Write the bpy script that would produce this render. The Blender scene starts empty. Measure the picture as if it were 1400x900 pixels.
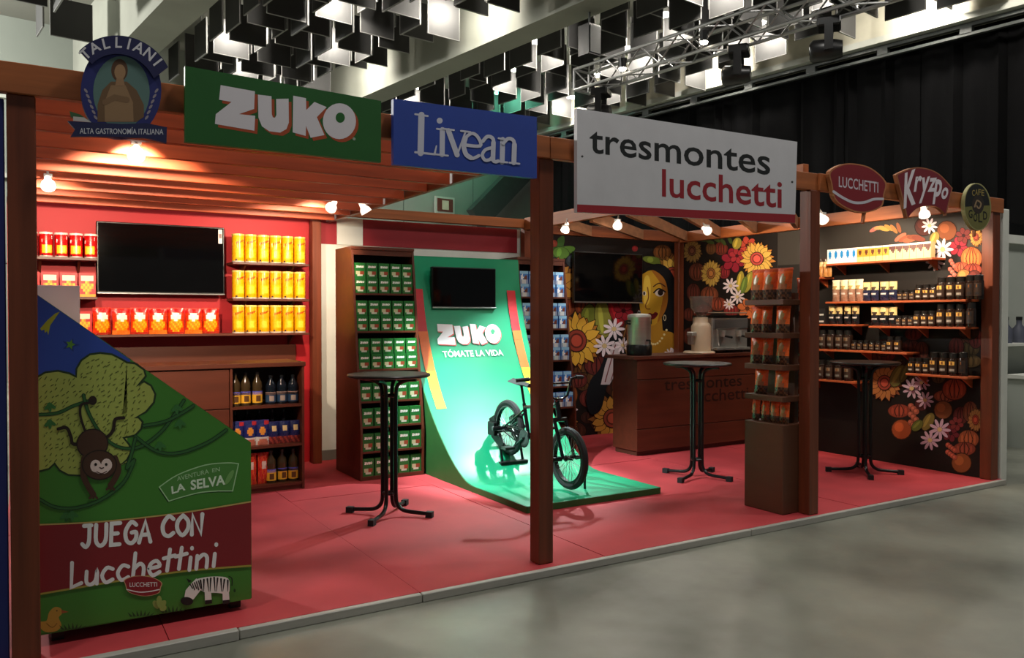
import bpy, math, random
from mathutils import Vector, Matrix
random.seed(7)
SC = bpy.context.scene
COL = SC.collection

# ------------------------------------------------------------------ camera
FPX, EYE = 1100.0, 1.45          # focal length in pixels of the 1400x900 frame, eye height over the stand floor
YAW = math.atan((2517.0 - 700) / FPX)
PITCH = math.atan((432.0 - 450) / FPX)
_fw = Vector((math.cos(YAW), math.sin(YAW), 0)); _rt = Vector((math.sin(YAW), -math.cos(YAW), 0)); _up = Vector((0, 0, 1))
FWD = _fw * math.cos(PITCH) + _up * math.sin(PITCH)
UPV = _up * math.cos(PITCH) - _fw * math.sin(PITCH)
CAMP = Vector((0, 0, EYE))
cam_data = bpy.data.cameras.new('camera'); cam = bpy.data.objects.new('camera', cam_data); COL.objects.link(cam)
cam_data.sensor_width = 36; cam_data.lens = FPX / 1400 * 36; cam_data.clip_end = 200
cam.matrix_world = Matrix(((_rt.x, UPV.x, -FWD.x, 0), (_rt.y, UPV.y, -FWD.y, 0), (_rt.z, UPV.z, -FWD.z, EYE), (0, 0, 0, 1)))
SC.camera = cam

# ------------------------------------------------------------------ world, exposure, hall fill lights
w = bpy.data.worlds.new('hall_air'); SC.world = w; w.use_nodes = True
w.node_tree.nodes['Background'].inputs[0].default_value = (0.80, 0.86, 0.84, 1)
w.node_tree.nodes['Background'].inputs[1].default_value = 0.13
SC.view_settings.view_transform = 'Standard'; SC.view_settings.look = 'None'
SC.view_settings.gamma = 1.0; SC.view_settings.use_curve_mapping = False
SC.view_settings.exposure = 0.0

def lamp(name, kind, loc, power, color=(1, 1, 1), target=None, size=0.1, angle=60, blend=0.5, parent=None):
    d = bpy.data.lights.new(name, kind); d.energy = power; d.color = color
    if kind == 'SPOT': d.spot_size = math.radians(angle); d.spot_blend = blend; d.shadow_soft_size = size
    elif kind == 'AREA': d.size = size
    else: d.shadow_soft_size = size
    o = bpy.data.objects.new(name, d); COL.objects.link(o); o.location = loc
    if target is not None:
        o.rotation_euler = (Vector(target) - Vector(loc)).to_track_quat('-Z', 'Y').to_euler()
    return o
# unseen area lights added above aisle and stand to fill the hall light
for _x, _y, _p in ((-2.0, 2.4, 95), (3.0, 2.2, 105), (7.5, 2.0, 105), (12.0, 2.5, 110), (3.5, 5.6, 125), (6.6, 5.2, 80)):
    lamp('hall_fill', 'AREA', (_x, _y, 7.0), _p, (1.0, .97, .90), (_x, _y + .01, 0), .7)

lamp('hall_fill', 'POINT', (-4.5, 17.5, 6.4), 3200, (1.0, .98, .92), size=.3)  # unseen point light added to brighten the hall back wall

# ------------------------------------------------------------------ pixel helpers: a pixel is a direction, the plane gives the distance
def ray(u, v): return FWD + _rt * ((u - 700) / FPX) - UPV * ((v - 450) / FPX)
def atz(u, v, z):
    d = ray(u, v); return CAMP + d * ((z - EYE) / d.z)
def aty(u, v, y):
    d = ray(u, v); return CAMP + d * (y / d.y)
def atx(u, v, x):
    d = ray(u, v); return CAMP + d * (x / d.x)

# ------------------------------------------------------------------ materials
def srgb(r, g, b):
    f = lambda c: (c / 255) / 12.92 if c / 255 <= .04045 else ((c / 255 + .055) / 1.055) ** 2.4
    return (f(r), f(g), f(b), 1)
MATS = {}
def mat(name, rgb, rough=.5, metal=0., var=.12, scale=(6, 6, 6), bump=0., emit=None, estr=0., alpha=None, trans=0., spec=.5):
    if name in MATS: return MATS[name]
    m = bpy.data.materials.new(name); m.use_nodes = True; nt = m.node_tree; b = nt.nodes['Principled BSDF']
    c = srgb(*rgb)
    b.inputs['Roughness'].default_value = rough; b.inputs['Metallic'].default_value = metal
    b.inputs['Specular IOR Level'].default_value = spec
    tc = nt.nodes.new('ShaderNodeTexCoord'); mp = nt.nodes.new('ShaderNodeMapping'); nz = nt.nodes.new('ShaderNodeTexNoise')
    mp.inputs['Scale'].default_value = scale; nz.inputs['Scale'].default_value = 1.0; nz.inputs['Detail'].default_value = 5
    nt.links.new(tc.outputs['Object'], mp.inputs[0]); nt.links.new(mp.outputs[0], nz.inputs['Vector'])
    rp = nt.nodes.new('ShaderNodeValToRGB')
    rp.color_ramp.elements[0].position = .3; rp.color_ramp.elements[1].position = .7
    rp.color_ramp.elements[0].color = [max(0, x * (1 - var)) for x in c[:3]] + [1]
    rp.color_ramp.elements[1].color = [min(1, x * (1 + var)) for x in c[:3]] + [1]
    nt.links.new(nz.outputs[0], rp.inputs[0]); nt.links.new(rp.outputs[0], b.inputs['Base Color'])
    if bump:
        bp = nt.nodes.new('ShaderNodeBump'); bp.inputs['Strength'].default_value = bump; bp.inputs['Distance'].default_value = .01
        nt.links.new(nz.outputs[0], bp.inputs['Height']); nt.links.new(bp.outputs[0], b.inputs['Normal'])
    if emit:
        b.inputs['Emission Color'].default_value = srgb(*emit); b.inputs['Emission Strength'].default_value = estr
    if trans: b.inputs['Transmission Weight'].default_value = trans
    if alpha is not None: b.inputs['Alpha'].default_value = alpha
    MATS[name] = m; return m
def print_mat(name, rough=.45, spec=.5):
    m = bpy.data.materials.new(name); m.use_nodes = True; nt = m.node_tree; b = nt.nodes['Principled BSDF']
    a = nt.nodes.new('ShaderNodeVertexColor'); a.layer_name = 'Col'
    tc = nt.nodes.new('ShaderNodeTexCoord'); nz = nt.nodes.new('ShaderNodeTexNoise'); nz.inputs['Scale'].default_value = 40
    nt.links.new(tc.outputs['Object'], nz.inputs['Vector'])
    mr = nt.nodes.new('ShaderNodeMapRange'); mr.inputs['To Min'].default_value = rough - .08; mr.inputs['To Max'].default_value = rough + .08
    nt.links.new(nz.outputs[0], mr.inputs[0]); nt.links.new(mr.outputs[0], b.inputs['Roughness'])
    nt.links.new(a.outputs[0], b.inputs['Base Color']); b.inputs['Specular IOR Level'].default_value = spec
    MATS[name] = m; return m
PRINT = print_mat('printed_ink', .45)
GLOSS = print_mat('printed_foil', .28)
MATTE = print_mat('mural_paint', .7, .25)

WX = mat('stained_wood_along_x', (120, 60, 30), .45, var=.28, scale=(1.2, 22, 22), bump=.15)
WY = mat('stained_wood_along_y', (120, 60, 30), .45, var=.28, scale=(22, 1.2, 22), bump=.15)
WZ = mat('stained_wood_along_z', (112, 52, 28), .45, var=.28, scale=(22, 22, 1.2), bump=.15)
PINEX = mat('oiled_pine_along_x', (165, 92, 48), .5, var=.25, scale=(1.0, 18, 18), bump=.12)
BROWN = mat('brown_melamine', (90, 42, 25), .45, var=.15, scale=(2, 18, 18), bump=.05)
DARKBROWN = mat('dark_brown_panel', (74, 40, 26), .5, var=.12, scale=(3, 3, 14))
BLACK = mat('black_plastic', (14, 14, 15), .35, var=.1)
BLACKM = mat('black_powder_coated_steel', (16, 16, 18), .32, metal=.3, var=.1)
SCREEN = mat('dark_screen_glass', (5, 5, 6), .06, var=.1, spec=.25)
SILVER = mat('brushed_silver', (185, 185, 185), .3, metal=.9, var=.08, scale=(2, 2, 60))
STEEL = mat('stainless_steel', (196, 192, 184), .36, metal=.7, var=.08, scale=(2, 2, 40))
WHITE = mat('white_melamine', (222, 222, 214), .5, var=.04)
ALU = mat('aluminium_truss', (150, 150, 150), .35, metal=.8, var=.08)
LENS = mat('lamp_lens_glowing', (255, 245, 225), .3, emit=(255, 240, 215), estr=30)
SHADE = mat('frosted_lamp_glass', (240, 236, 228), .3, emit=(255, 236, 214), estr=1.6)
REDWALL = mat('red_painted_wall', (172, 10, 24), .6, var=.06, scale=(2, 2, 2))

# ------------------------------------------------------------------ mesh builder
OFF = {}; KIDS = {}
class MB:
    def __init__(s): s.v = []; s.f = []; s.c = []; s.mi = []
    def add(s, vs, fs, col=None, mi=0):
        n = len(s.v); s.v += [tuple(p) for p in vs]
        for f in fs: s.f.append([i + n for i in f]); s.c.append(col); s.mi.append(mi)
        return s
    def box(s, x0, x1, y0, y1, z0, z1, col=None, bev=0, mi=0):
        if bev:
            # chamfered box: each face inset, edges and corners filled
            P = []; idx = {}
            for ax in range(3):
                for sg in (0, 1):
                    for a in (0, 1):
                        for b in (0, 1):
                            c = [0, 0, 0]; lo = (x0, y0, z0); hi = (x1, y1, z1)
                            o1, o2 = [k for k in range(3) if k != ax]
                            c[ax] = hi[ax] if sg else lo[ax]
                            c[o1] = (hi[o1] - bev) if a else (lo[o1] + bev); c[o2] = (hi[o2] - bev) if b else (lo[o2] + bev)
                            idx[(ax, sg, o1, a, o2, b)] = len(P); P.append(c)
            def g(ax, bits): # vertex on face ax of the corner with the given bits
                o1, o2 = [k for k in range(3) if k != ax]
                return idx[(ax, bits[ax], o1, bits[o1], o2, bits[o2])]
            F = []
            for ax in range(3):
                o1, o2 = [k for k in range(3) if k != ax]
                for sg in (0, 1):
                    q = []
                    for a, b in ((0, 0), (1, 0), (1, 1), (0, 1)):
                        bt = [0, 0, 0]; bt[ax] = sg; bt[o1] = a; bt[o2] = b; q.append(g(ax, bt))
                    F.append(q)
            for ax in range(3):
                o1, o2 = [k for k in range(3) if k != ax]
                for a in (0, 1):
                    for b in (0, 1):
                        b0 = [0, 0, 0]; b1 = [0, 0, 0]; b0[o1] = b1[o1] = a; b0[o2] = b1[o2] = b; b1[ax] = 1
                        F.append([g(o1, b0), g(o1, b1), g(o2, b1), g(o2, b0)])
            for a in (0, 1):
                for b in (0, 1):
                    for c in (0, 1): F.append([g(0, (a, b, c)), g(1, (a, b, c)), g(2, (a, b, c))])
            return s.add(P, F, col, mi)
        P = [(x, y, z) for z in (z0, z1) for y in (y0, y1) for x in (x0, x1)]
        return s.add(P, [(0, 2, 3, 1), (4, 5, 7, 6), (0, 1, 5, 4), (2, 6, 7, 3), (0, 4, 6, 2), (1, 3, 7, 5)], col, mi)
    def bar(s, a, b, w, h, up=(0, 0, 1), col=None):
        a = Vector(a); b = Vector(b); d = (b - a).normalized(); sd = d.cross(Vector(up)).normalized(); u = sd.cross(d)
        P = [p + sd * (w / 2 * i) + u * (h / 2 * j) for p in (a, b) for i, j in ((-1, -1), (1, -1), (1, 1), (-1, 1))]
        return s.add(P, [(0, 1, 2, 3), (7, 6, 5, 4), (0, 4, 5, 1), (1, 5, 6, 2), (2, 6, 7, 3), (3, 7, 4, 0)], col)
    def tube(s, pts, r, n=8, col=None, cap=True):
        pts = [Vector(p) for p in pts]; m = len(pts); R = r if isinstance(r, (list, tuple)) else [r] * m
        P = []; prev = None
        for i, p in enumerate(pts):
            t = (pts[min(i + 1, m - 1)] - pts[max(i - 1, 0)]).normalized()
            if prev is None: a = t.orthogonal().normalized()
            else:
                a = prev - t * prev.dot(t); a = a.normalized() if a.length > 1e-6 else t.orthogonal().normalized()
            prev = a; b = t.cross(a)
            P += [p + (a * math.cos(2 * math.pi * k / n) + b * math.sin(2 * math.pi * k / n)) * R[i] for k in range(n)]
        F = [(i * n + k, i * n + (k + 1) % n, (i + 1) * n + (k + 1) % n, (i + 1) * n + k) for i in range(m - 1) for k in range(n)]
        if cap: F += [list(range(n))[::-1], list(range((m - 1) * n, m * n))]
        return s.add(P, F, col)
    def lathe(s, prof, c=(0, 0, 0), n=16, ax='z', col=None, cols=None, a0=0, a1=2 * math.pi):
        full = abs(a1 - a0 - 2 * math.pi) < 1e-6; k_n = n if full else n + 1; P = []
        for r, h in prof:
            for k in range(k_n):
                t = a0 + (a1 - a0) * k / n; x, y = r * math.cos(t), r * math.sin(t)
                q = (x, y, h) if ax == 'z' else ((h, x, y) if ax == 'x' else (x, h, y))
                P.append((q[0] + c[0], q[1] + c[1], q[2] + c[2]))
        base = len(s.v); s.v += P
        for i in range(len(prof) - 1):
            cc = cols[i] if cols else col
            for k in range(n):
                k2 = (k + 1) % k_n
                s.f.append([base + i * k_n + k, base + i * k_n + k2, base + (i + 1) * k_n + k2, base + (i + 1) * k_n + k]); s.c.append(cc); s.mi.append(0)
        return s
    def prism(s, poly, y0, y1, plane='xz', col=None):
        def q(p, h): return (p[0], h, p[1]) if plane == 'xz' else ((h, p[0], p[1]) if plane == 'yz' else (p[0], p[1], h))
        n = len(poly); P = [q(p, y0) for p in poly] + [q(p, y1) for p in poly]
        return s.add(P, [list(range(n)), list(range(2 * n - 1, n - 1, -1))] + [(i, i + n, (i + 1) % n + n, (i + 1) % n) for i in range(n)], col)
    def grid(s, fn, nu, nv, colfn=None, col=None):
        P = [fn(i / nu, j / nv) for j in range(nv + 1) for i in range(nu + 1)]
        base = len(s.v); s.v += [tuple(p) for p in P]
        for j in range(nv):
            for i in range(nu):
                a = base + j * (nu + 1) + i
                s.f.append([a, a + 1, a + nu + 2, a + nu + 1]); s.c.append(colfn((i + .5) / nu, (j + .5) / nv) if colfn else col); s.mi.append(0)
        return s
    def build(s, name, material, parent=None, loc=None, smooth=False, link=True):
        off = OFF.get(parent.name_full, Vector((0, 0, 0))) if parent else Vector(loc if loc else (0, 0, 0))
        me = bpy.data.meshes.new(name); me.from_pydata([tuple(Vector(p) - off) for p in s.v], [], s.f)
        for m in (material if isinstance(material, (list, tuple)) else [material]): me.materials.append(m)
        if any(s.mi): me.polygons.foreach_set('material_index', s.mi)
        if any(c is not None for c in s.c):
            at = me.color_attributes.new('Col', 'FLOAT_COLOR', 'CORNER')
            buf = []
            for p, c in zip(me.polygons, s.c): buf += list(c if c is not None else (.5, .5, .5, 1)) * p.loop_total
            at.data.foreach_set('color', buf)
        if smooth:
            me.polygons.foreach_set('use_smooth', [True] * len(me.polygons)); me.set_sharp_from_angle(angle=math.radians(40))
        me.validate(); me.update()
        o = bpy.data.objects.new(name, me)
        if link: COL.objects.link(o)
        if parent: o.parent = parent; KIDS.setdefault(parent.name_full, []).append(o)
        else: o.location = off
        OFF[o.name_full] = Vector(off)
        return o
def tag(o, label=None, cat=None, group=None, kind=None):
    if label: o['label'] = label
    if cat: o['category'] = cat
    if group: o['group'] = group
    if kind: o['kind'] = kind
    return o
def empty(name, loc=(0, 0, 0), link=True, **k):
    o = bpy.data.objects.new(name, None); o.empty_display_size = .1; o.location = loc
    if link: COL.objects.link(o)
    OFF[o.name_full] = Vector(loc); return tag(o, **k)
def copy_tree(o, parent=None):
    c = o.copy(); COL.objects.link(c)
    for k in list(c.keys()):
        if k in ('label', 'group', 'category'): del c[k]
    if parent: c.parent = parent
    for ch in KIDS.get(o.name_full, []): copy_tree(ch, c)
    return c
def place(tpl, loc, rz=0., label=None, cat=None, group=None, scale=None):
    c = copy_tree(tpl); c.location = loc; c.rotation_euler = (0, 0, rz)
    if scale: c.scale = scale
    return tag(c, label, cat, group)

# ------------------------------------------------------------------ flat print: shapes drawn in 2D and mapped onto a real surface
def text_polys(txt, bold=0., res=3):
    cu = bpy.data.curves.new('t', 'FONT'); cu.body = txt; cu.offset = bold; cu.resolution_u = res
    ob = bpy.data.objects.new('t', cu); me = ob.to_mesh()
    P = [[(me.vertices[i].co.x, me.vertices[i].co.y) for i in p.vertices] for p in me.polygons]
    ob.to_mesh_clear(); bpy.data.objects.remove(ob); bpy.data.curves.remove(cu); return P
def bbox(polys):
    xs = [p[0] for q in polys for p in q]; ys = [p[1] for q in polys for p in q]; return min(xs), min(ys), max(xs), max(ys)
def ell(cx, cy, rx, ry, n=20, rot=0., a0=0., a1=2 * math.pi):
    full = a1 - a0 > 6.28; c, s_ = math.cos(rot), math.sin(rot); o = []
    for k in range(n if full else n + 1):
        t = a0 + (a1 - a0) * k / n; x, y = rx * math.cos(t), ry * math.sin(t); o.append((cx + x * c - y * s_, cy + x * s_ + y * c))
    return o
def stroke(pts, wd, closed=False):
    """a polyline with a width: mitred quads that meet edge to edge, round ends"""
    W = list(wd) if isinstance(wd, (list, tuple)) else [wd] * len(pts)
    P = [pts[0]]; WW = [W[0]]
    for p, q in zip(pts[1:], W[1:]):
        if math.hypot(p[0] - P[-1][0], p[1] - P[-1][1]) > 1e-6: P.append(p); WW.append(q)
    n = len(P)
    if n < 2: return [ell(P[0][0], P[0][1], WW[0] / 2, WW[0] / 2, 8)]
    def nrm(i, j):
        dx_, dy_ = P[j][0] - P[i][0], P[j][1] - P[i][1]; L = math.hypot(dx_, dy_) or 1e-9; return (-dy_ / L, dx_ / L)
    Lf, Rt = [], []
    for i in range(n):
        ns = []
        if closed or i > 0: ns.append(nrm((i - 1) % n, i))
        if closed or i < n - 1: ns.append(nrm(i, (i + 1) % n))
        mx, my = sum(q[0] for q in ns), sum(q[1] for q in ns); L = math.hypot(mx, my)
        if L < 1e-3: mx, my, k = ns[0][0], ns[0][1], 1
        else:
            mx, my = mx / L, my / L; k = min(1.5, 1 / max(.2, mx * ns[0][0] + my * ns[0][1]))
        h = WW[i] / 2 * k; Lf.append((P[i][0] + mx * h, P[i][1] + my * h)); Rt.append((P[i][0] - mx * h, P[i][1] - my * h))
    out = []
    for i in range(n if closed else n - 1):
        j = (i + 1) % n; out.append([Lf[i], Lf[j], Rt[j], Rt[i]])
    if not closed:
        for i, j in ((0, 1), (n - 1, n - 2)):
            t = math.atan2(P[i][1] - P[j][1], P[i][0] - P[j][0]); out.append(ell(P[i][0], P[i][1], WW[i] / 2, WW[i] / 2, 6, t, -math.pi / 2, math.pi / 2))
    return out
def curve(pts, n=6, closed=False):
    """Catmull-Rom through the points"""
    o = []; m = len(pts)
    for i in range(m if closed else m - 1):
        g = lambda k: pts[k % m] if closed else pts[max(0, min(m - 1, k))]
        p0, p1, p2, p3 = g(i - 1), g(i), g(i + 1), g(i + 2)
        for k in range(n):
            t = k / n
            o.append(tuple(.5 * (2 * p1[j] + (p2[j] - p0[j]) * t + (2 * p0[j] - 5 * p1[j] + 4 * p2[j] - p3[j]) * t * t + (3 * p1[j] - p0[j] - 3 * p2[j] + p3[j]) * t ** 3) for j in (0, 1)))
    if not closed: o.append(pts[-1])
    return o
class Print:
    """collects coloured 2D shapes; later ones lie a fraction of a millimetre over the earlier ones they cross"""
    def __init__(s, fn, normal, step=.0003): s.fn = fn; s.n = Vector(normal); s.step = step; s.mb = MB(); s.lay = []; s.gain = 1.0
    def add(s, polys, rgb):
        if polys and isinstance(polys[0][0], (int, float)): polys = [polys]
        if not polys: return s
        bb = bbox(polys); L = 1
        for (b, l) in s.lay:
            if l >= L and not (b[0] > bb[2] or b[2] < bb[0] or b[1] > bb[3] or b[3] < bb[1]): L = l + 1
        s.lay.append((bb, L)); c = srgb(*[min(255, x * s.gain) for x in rgb])
        for qi, q in enumerate(polys):
            P = [Vector(s.fn(*p)) + s.n * (s.step * (L + .05 * (qi % 9))) for p in q]
            nn = Vector((0, 0, 0))
            for i in range(len(P)): nn += P[i].cross(P[(i + 1) % len(P)])
            if nn.dot(s.n) < 0: P.reverse()
            s.mb.add(P, [list(range(len(P)))], c)
        return s
    def text(s, txt, p0, p1, up, rgb, bold=0., skew=0., cap=None):
        """text laid from p0 to p1 along its baseline, up = vector of the letters' height (capital or x-height given by cap)"""
        P = text_polys(txt, bold); x0, y0, x1, y1 = bbox(P); hh = cap if cap else y1
        f = lambda x, y: (p0[0] + (p1[0] - p0[0]) * ((x - x0) / (x1 - x0)) + up[0] * y / hh + skew * (p1[0] - p0[0]) * y / hh / 10,
                          p0[1] + (p1[1] - p0[1]) * ((x - x0) / (x1 - x0)) + up[1] * y / hh)
        return s.add([[f(*p) for p in q] for q in P], rgb)
    def build(s, name, parent=None, material=None, **k): return s.mb.build(name, material or PRINT, parent, **k)

# ================================================================== SETTING: the hall
HA = math.radians(7.8)           # the hall's axes are turned against the stand
E1 = Vector((math.cos(HA), math.sin(HA), 0)); E2 = Vector((-math.sin(HA), math.cos(HA), 0))
def hall(a, b, z): return E1 * a + E2 * b + Vector((0, 0, z))
def hab(p): return (p.dot(E1), p.dot(E2))
def hbox(mb, a0, a1, b0, b1, z0, z1):
    P = [hall(a, b, z) for z in (z0, z1) for b in (b0, b1) for a in (a0, a1)]
    return mb.add(P, [(0, 2, 3, 1), (4, 5, 7, 6), (0, 1, 5, 4), (2, 6, 7, 3), (0, 4, 6, 2), (1, 3, 7, 5)])
CONC = mat('polished_concrete', (126, 127, 116), .38, var=.42, scale=(.9, .9, .9), bump=.02)
nt = CONC.node_tree   # fine scuffs over the broad clouding
_b = nt.nodes['Principled BSDF']
_n2 = nt.nodes.new('ShaderNodeTexNoise'); _n2.inputs['Scale'].default_value = 7; _n2.inputs['Detail'].default_value = 8
_tc = nt.nodes.new('ShaderNodeTexCoord'); nt.links.new(_tc.outputs['Object'], _n2.inputs['Vector'])
_mr = nt.nodes.new('ShaderNodeMapRange'); _mr.inputs['To Min'].default_value = .24; _mr.inputs['To Max'].default_value = .5
nt.links.new(_n2.outputs[0], _mr.inputs[0]); nt.links.new(_mr.outputs[0], _b.inputs['Roughness'])
ZF = -0.045
o = MB().box(-20, 40, -14, 40, ZF - .1, ZF).build('floor', CONC); tag(o, 'grey polished concrete hall floor', None, None, 'structure')

CEILM = mat('pale_ceiling_render', (112, 112, 104), .8, var=.08, scale=(.5, .5, .5))
HZ = 8.1                         # ceiling height
m = MB(); hbox(m, -22, 24, -6, 30, HZ, HZ + .2); o = m.build('ceiling', CEILM); tag(o, 'pale hall ceiling above the hanging panels', None, None, 'structure')
BB = 21.0                        # back wall of the hall
WALLB = mat('grey_green_cladding', (128, 134, 126), .7, var=.07, scale=(.6, .6, .6))
RAIL = mat('pale_rail_paint', (176, 178, 170), .5, var=.05)
m = MB(); hbox(m, -22, 24, BB + .12, BB + .3, ZF, HZ); wb = m.build('wall_back', WALLB); tag(wb, 'grey hall back wall of tall panels with pale rails', None, None, 'structure')
for i in range(17):
    for k, (z0, z1) in enumerate(((ZF, 2.6), (2.63, 4.55), (4.58, 6.3), (6.33, HZ))):
        m = MB(); hbox(m, -21 + i * 2.6, -21 + i * 2.6 + 2.57, BB, BB + .12, z0, z1); m.build('wall_panel', WALLB, wb)
for z in (4.56, 6.31, 6.85):
    m = MB(); hbox(m, -22, 24, BB - .12, BB, z - .05, z + .05); m.build('rail', RAIL, wb)
DARKSTEEL = mat('dark_grey_steel', (58, 62, 60), .5, var=.1)
def hpix(u, v, b):               # a pixel on the plane at hall depth b
    d = ray(u, v); return CAMP + d * (b / d.dot(E2))
m = MB(); m.bar(hpix(650, 300, BB - .4), hpix(722, 225, BB - .4), .75, .3, up=E2); o = m.build('diagonal_brace', DARKSTEEL)
tag(o, 'dark grey diagonal steel brace on the hall back wall', 'brace')
# small framed notice on the hall back wall
fr = empty('framed_notice', hpix(607, 281, BB - .15), label='small framed red-brown notice on the hall back wall', cat='notice')
c = hpix(607, 281, BB - .15)
for nm, hw, hh, dd, mm in (('frame', .36, .26, .06, RAIL), ('panel', .29, .20, .08, mat('notice_red_brown', (92, 40, 32), .6)), ('emblem', .12, .14, .09, mat('notice_cream', (190, 180, 160), .6))):
    m = MB(); P = []
    for s_ in (0, 1):
        for a, z in ((-hw, -hh), (hw, -hh), (hw, hh), (-hw, hh)): P.append(c + E1 * a + Vector((0, 0, z)) - E2 * (dd * s_))
    m.add(P, [(0, 1, 2, 3), (7, 6, 5, 4), (0, 4, 5, 1), (1, 5, 6, 2), (2, 6, 7, 3), (3, 7, 4, 0)]); m.build(nm, mm, fr)

# black drapes along the hall's right side, cornice and slotted rail above
_c = atz(1200, 74, 6.6); A0 = hab(_c)[0]
_d = ray(748, 300); BE = min(BB - .5, A0 * _d.dot(E2) / _d.dot(E1))   # where the drapes end
DW = (BE + 2) / 13
DRAPE = mat('black_drape', (9, 9, 10), .9, var=.25, scale=(1.5, 1.5, .2), spec=.05)
m = MB(); hbox(m, A0 + .25, A0 + .45, -2, BE, ZF, HZ); wr = m.build('wall_right', DRAPE); tag(wr, 'black drapes hung along the right side of the hall', None, None, 'structure')
for i in range(13):
    b0 = -2 + i * DW; m = MB()
    n = 12; ph = random.random() * 6
    prof = [(A0 + .1 + .05 * math.sin(ph + 2.1 * k) - .03 * (k % 2), b0 + DW * k / n) for k in range(n + 1)]
    P = [hall(a, b, z) for z in (ZF, 6.45) for a, b in prof]
    m.add(P, [(k, k + n + 1, k + n + 2, k + 1) for k in range(n)]); m.build('drape', DRAPE, wr, smooth=True)
CORN = mat('cornice_paint', (182, 178, 160), .6, var=.05)
m = MB(); hbox(m, A0 - .35, A0 + .3, -2, BE, 6.72, HZ); o = m.build('trim_1', CORN); tag(o, 'pale cornice above the black drapes', None, None, 'structure')
m = MB(); hbox(m, A0 - .45, A0 - .05, -2, BE, 6.66, 6.78); o = m.build('trim_2', RAIL); tag(o, 'pale ledge above the black drapes', None, None, 'structure')
rl = empty('curtain_rail', hall(A0, 8, 6.5), label='slotted grey rail carrying the black drapes', cat='rail')
m = MB(); hbox(m, A0 - .3, A0 - .2, -2, BE, 6.42, 6.47); m.build('lower_bar', DARKSTEEL, rl)
m = MB(); hbox(m, A0 - .3, A0 - .2, -2, BE, 6.58, 6.64); m.build('upper_bar', DARKSTEEL, rl)
for i in range(int((BE + 2) / 1.5)):
    m = MB(); hbox(m, A0 - .31, A0 - .19, -1.5 + i * 1.5, -1.3 + i * 1.5, 6.47, 6.58); m.build('spacer', DARKSTEEL, rl)

# two big concrete beams under the ceiling
BEAMM = mat('pale_concrete_beam', (138, 140, 130), .75, var=.1, scale=(1, 1, 1), bump=.05)
for (u, v), lab, wd in (((228, 32), 'wide pale ceiling beam running above the oval sign', .7), ((662, 72), 'long pale ceiling beam between the clusters of hanging panels', .6)):
    a = hab(atz(u, v, 6.6))[0]; m = MB(); hbox(m, a - wd / 2, a + wd / 2, -6, BB, 6.6, HZ); o = m.build('ceiling_beam', BEAMM); tag(o, lab, 'beam')
A1 = hab(atz(228, 32, 6.6))[0]; A2 = hab(atz(662, 72, 6.6))[0]

# hanging square panels with lamps between them
PANEL = mat('charcoal_acoustic_felt', (52, 52, 52), .7, var=.12, scale=(2, 2, 2))
PEDGE = mat('panel_edge_strip', (120, 120, 118), .5)
def make_panel():
    r = empty('acoustic_panel', link=False)
    MB().box(-.345, .345, -.012, .012, 0, .70).build('board', PANEL, r, link=False)
    MB().box(-.355, -.345, -.015, .015, 0, .70).box(.345, .355, -.015, .015, 0, .70).box(-.355, .355, -.015, .015, -.010, 0).build('edge_strip', PEDGE, r, link=False)
    MB().tube([(0, 0, .70), (0, 0, 1.52)], .008, 4).build('hanger', PEDGE, r, link=False)
    return r
PT = make_panel()
HOUS = mat('lamp_housing_white', (225, 225, 220), .4)
def make_lamp(nm, em):
    r = empty('hall_lamp', link=False)
    MB().lathe([(.0, .42), (.10, .42), (.16, .1), (.17, 0), (.15, .0), (.09, .36), (0, .38)], n=14).build('reflector', HOUS, r, smooth=True, link=False)
    MB().lathe([(0, .02), (.13, .04), (.13, .08), (0, .1)], n=14).build('bulb', em, r, smooth=True, link=False)
    MB().tube([(0, 0, .42), (0, 0, 1.12)], .012, 6).build('rod', PEDGE, r, link=False)
    return r
LT = make_lamp('w', mat('hall_bulb_white', (255, 255, 250), emit=(255, 250, 235), estr=7))
LG = make_lamp('g', mat('hall_bulb_green', (160, 255, 215), emit=(70, 235, 165), estr=4))
CELL = .89
npan = 0; nlamp = 0
PZ = 6.72
for i in range(-20, 30):
    for j in range(5, 25):
        a, b = i * CELL, j * CELL
        if b > BB - .8 or a > A0 - 1.0: continue
        if -1.35 < a - A1 < .85 or -.85 < a - A2 < .7: continue
        p = hall(a, b, PZ); d = p - CAMP; wdp = d.dot(FWD)
        if wdp < 4: continue
        uu = 700 + FPX * d.dot(_rt) / wdp; vv = 450 - FPX * d.dot(UPV) / wdp
        if uu < -60 or uu > 1460 or vv < -75 or vv > 330: continue
        if uu < 235 and (vv > 40 or (i + j) % 2): continue       # only a few hang at the far left
        jz = random.uniform(-.12, .12)
        for k in (0, 1):
            if random.random() < .1: continue
            q = hall(a + (.0 if k else CELL / 2), b + (CELL / 2 if k else 0), PZ + jz + random.choice((0, 0, .16)))
            place(PT, q, HA + (math.pi / 2 if k else 0), 'charcoal square acoustic panel hung from the hall ceiling', 'panel', 'hanging ceiling panels'); npan += 1
        if (i + 2 * j) % 5 == 0 and wdp > 7 :
            green = (uu < 160) or (600 < uu < 680 and vv > 70) or (780 < uu < 850 and vv < 60)
            q = hall(a + CELL / 2, b + CELL / 2, PZ + .50)
            o = place(LG if green else LT, q, 0, 'green glowing hall lamp among the hanging panels' if green else 'white round hall lamp among the hanging panels', 'lamp', 'green hall lamps' if green else 'white hall lamps'); nlamp += 1
            lamp('hall_lamp_light', 'POINT', q + Vector((0, 0, -.08)), 60 if green else 170, (.25, 1, .65) if green else (1, .93, .82), size=.12)
print('panels', npan, 'lamps', nlamp)

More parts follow.
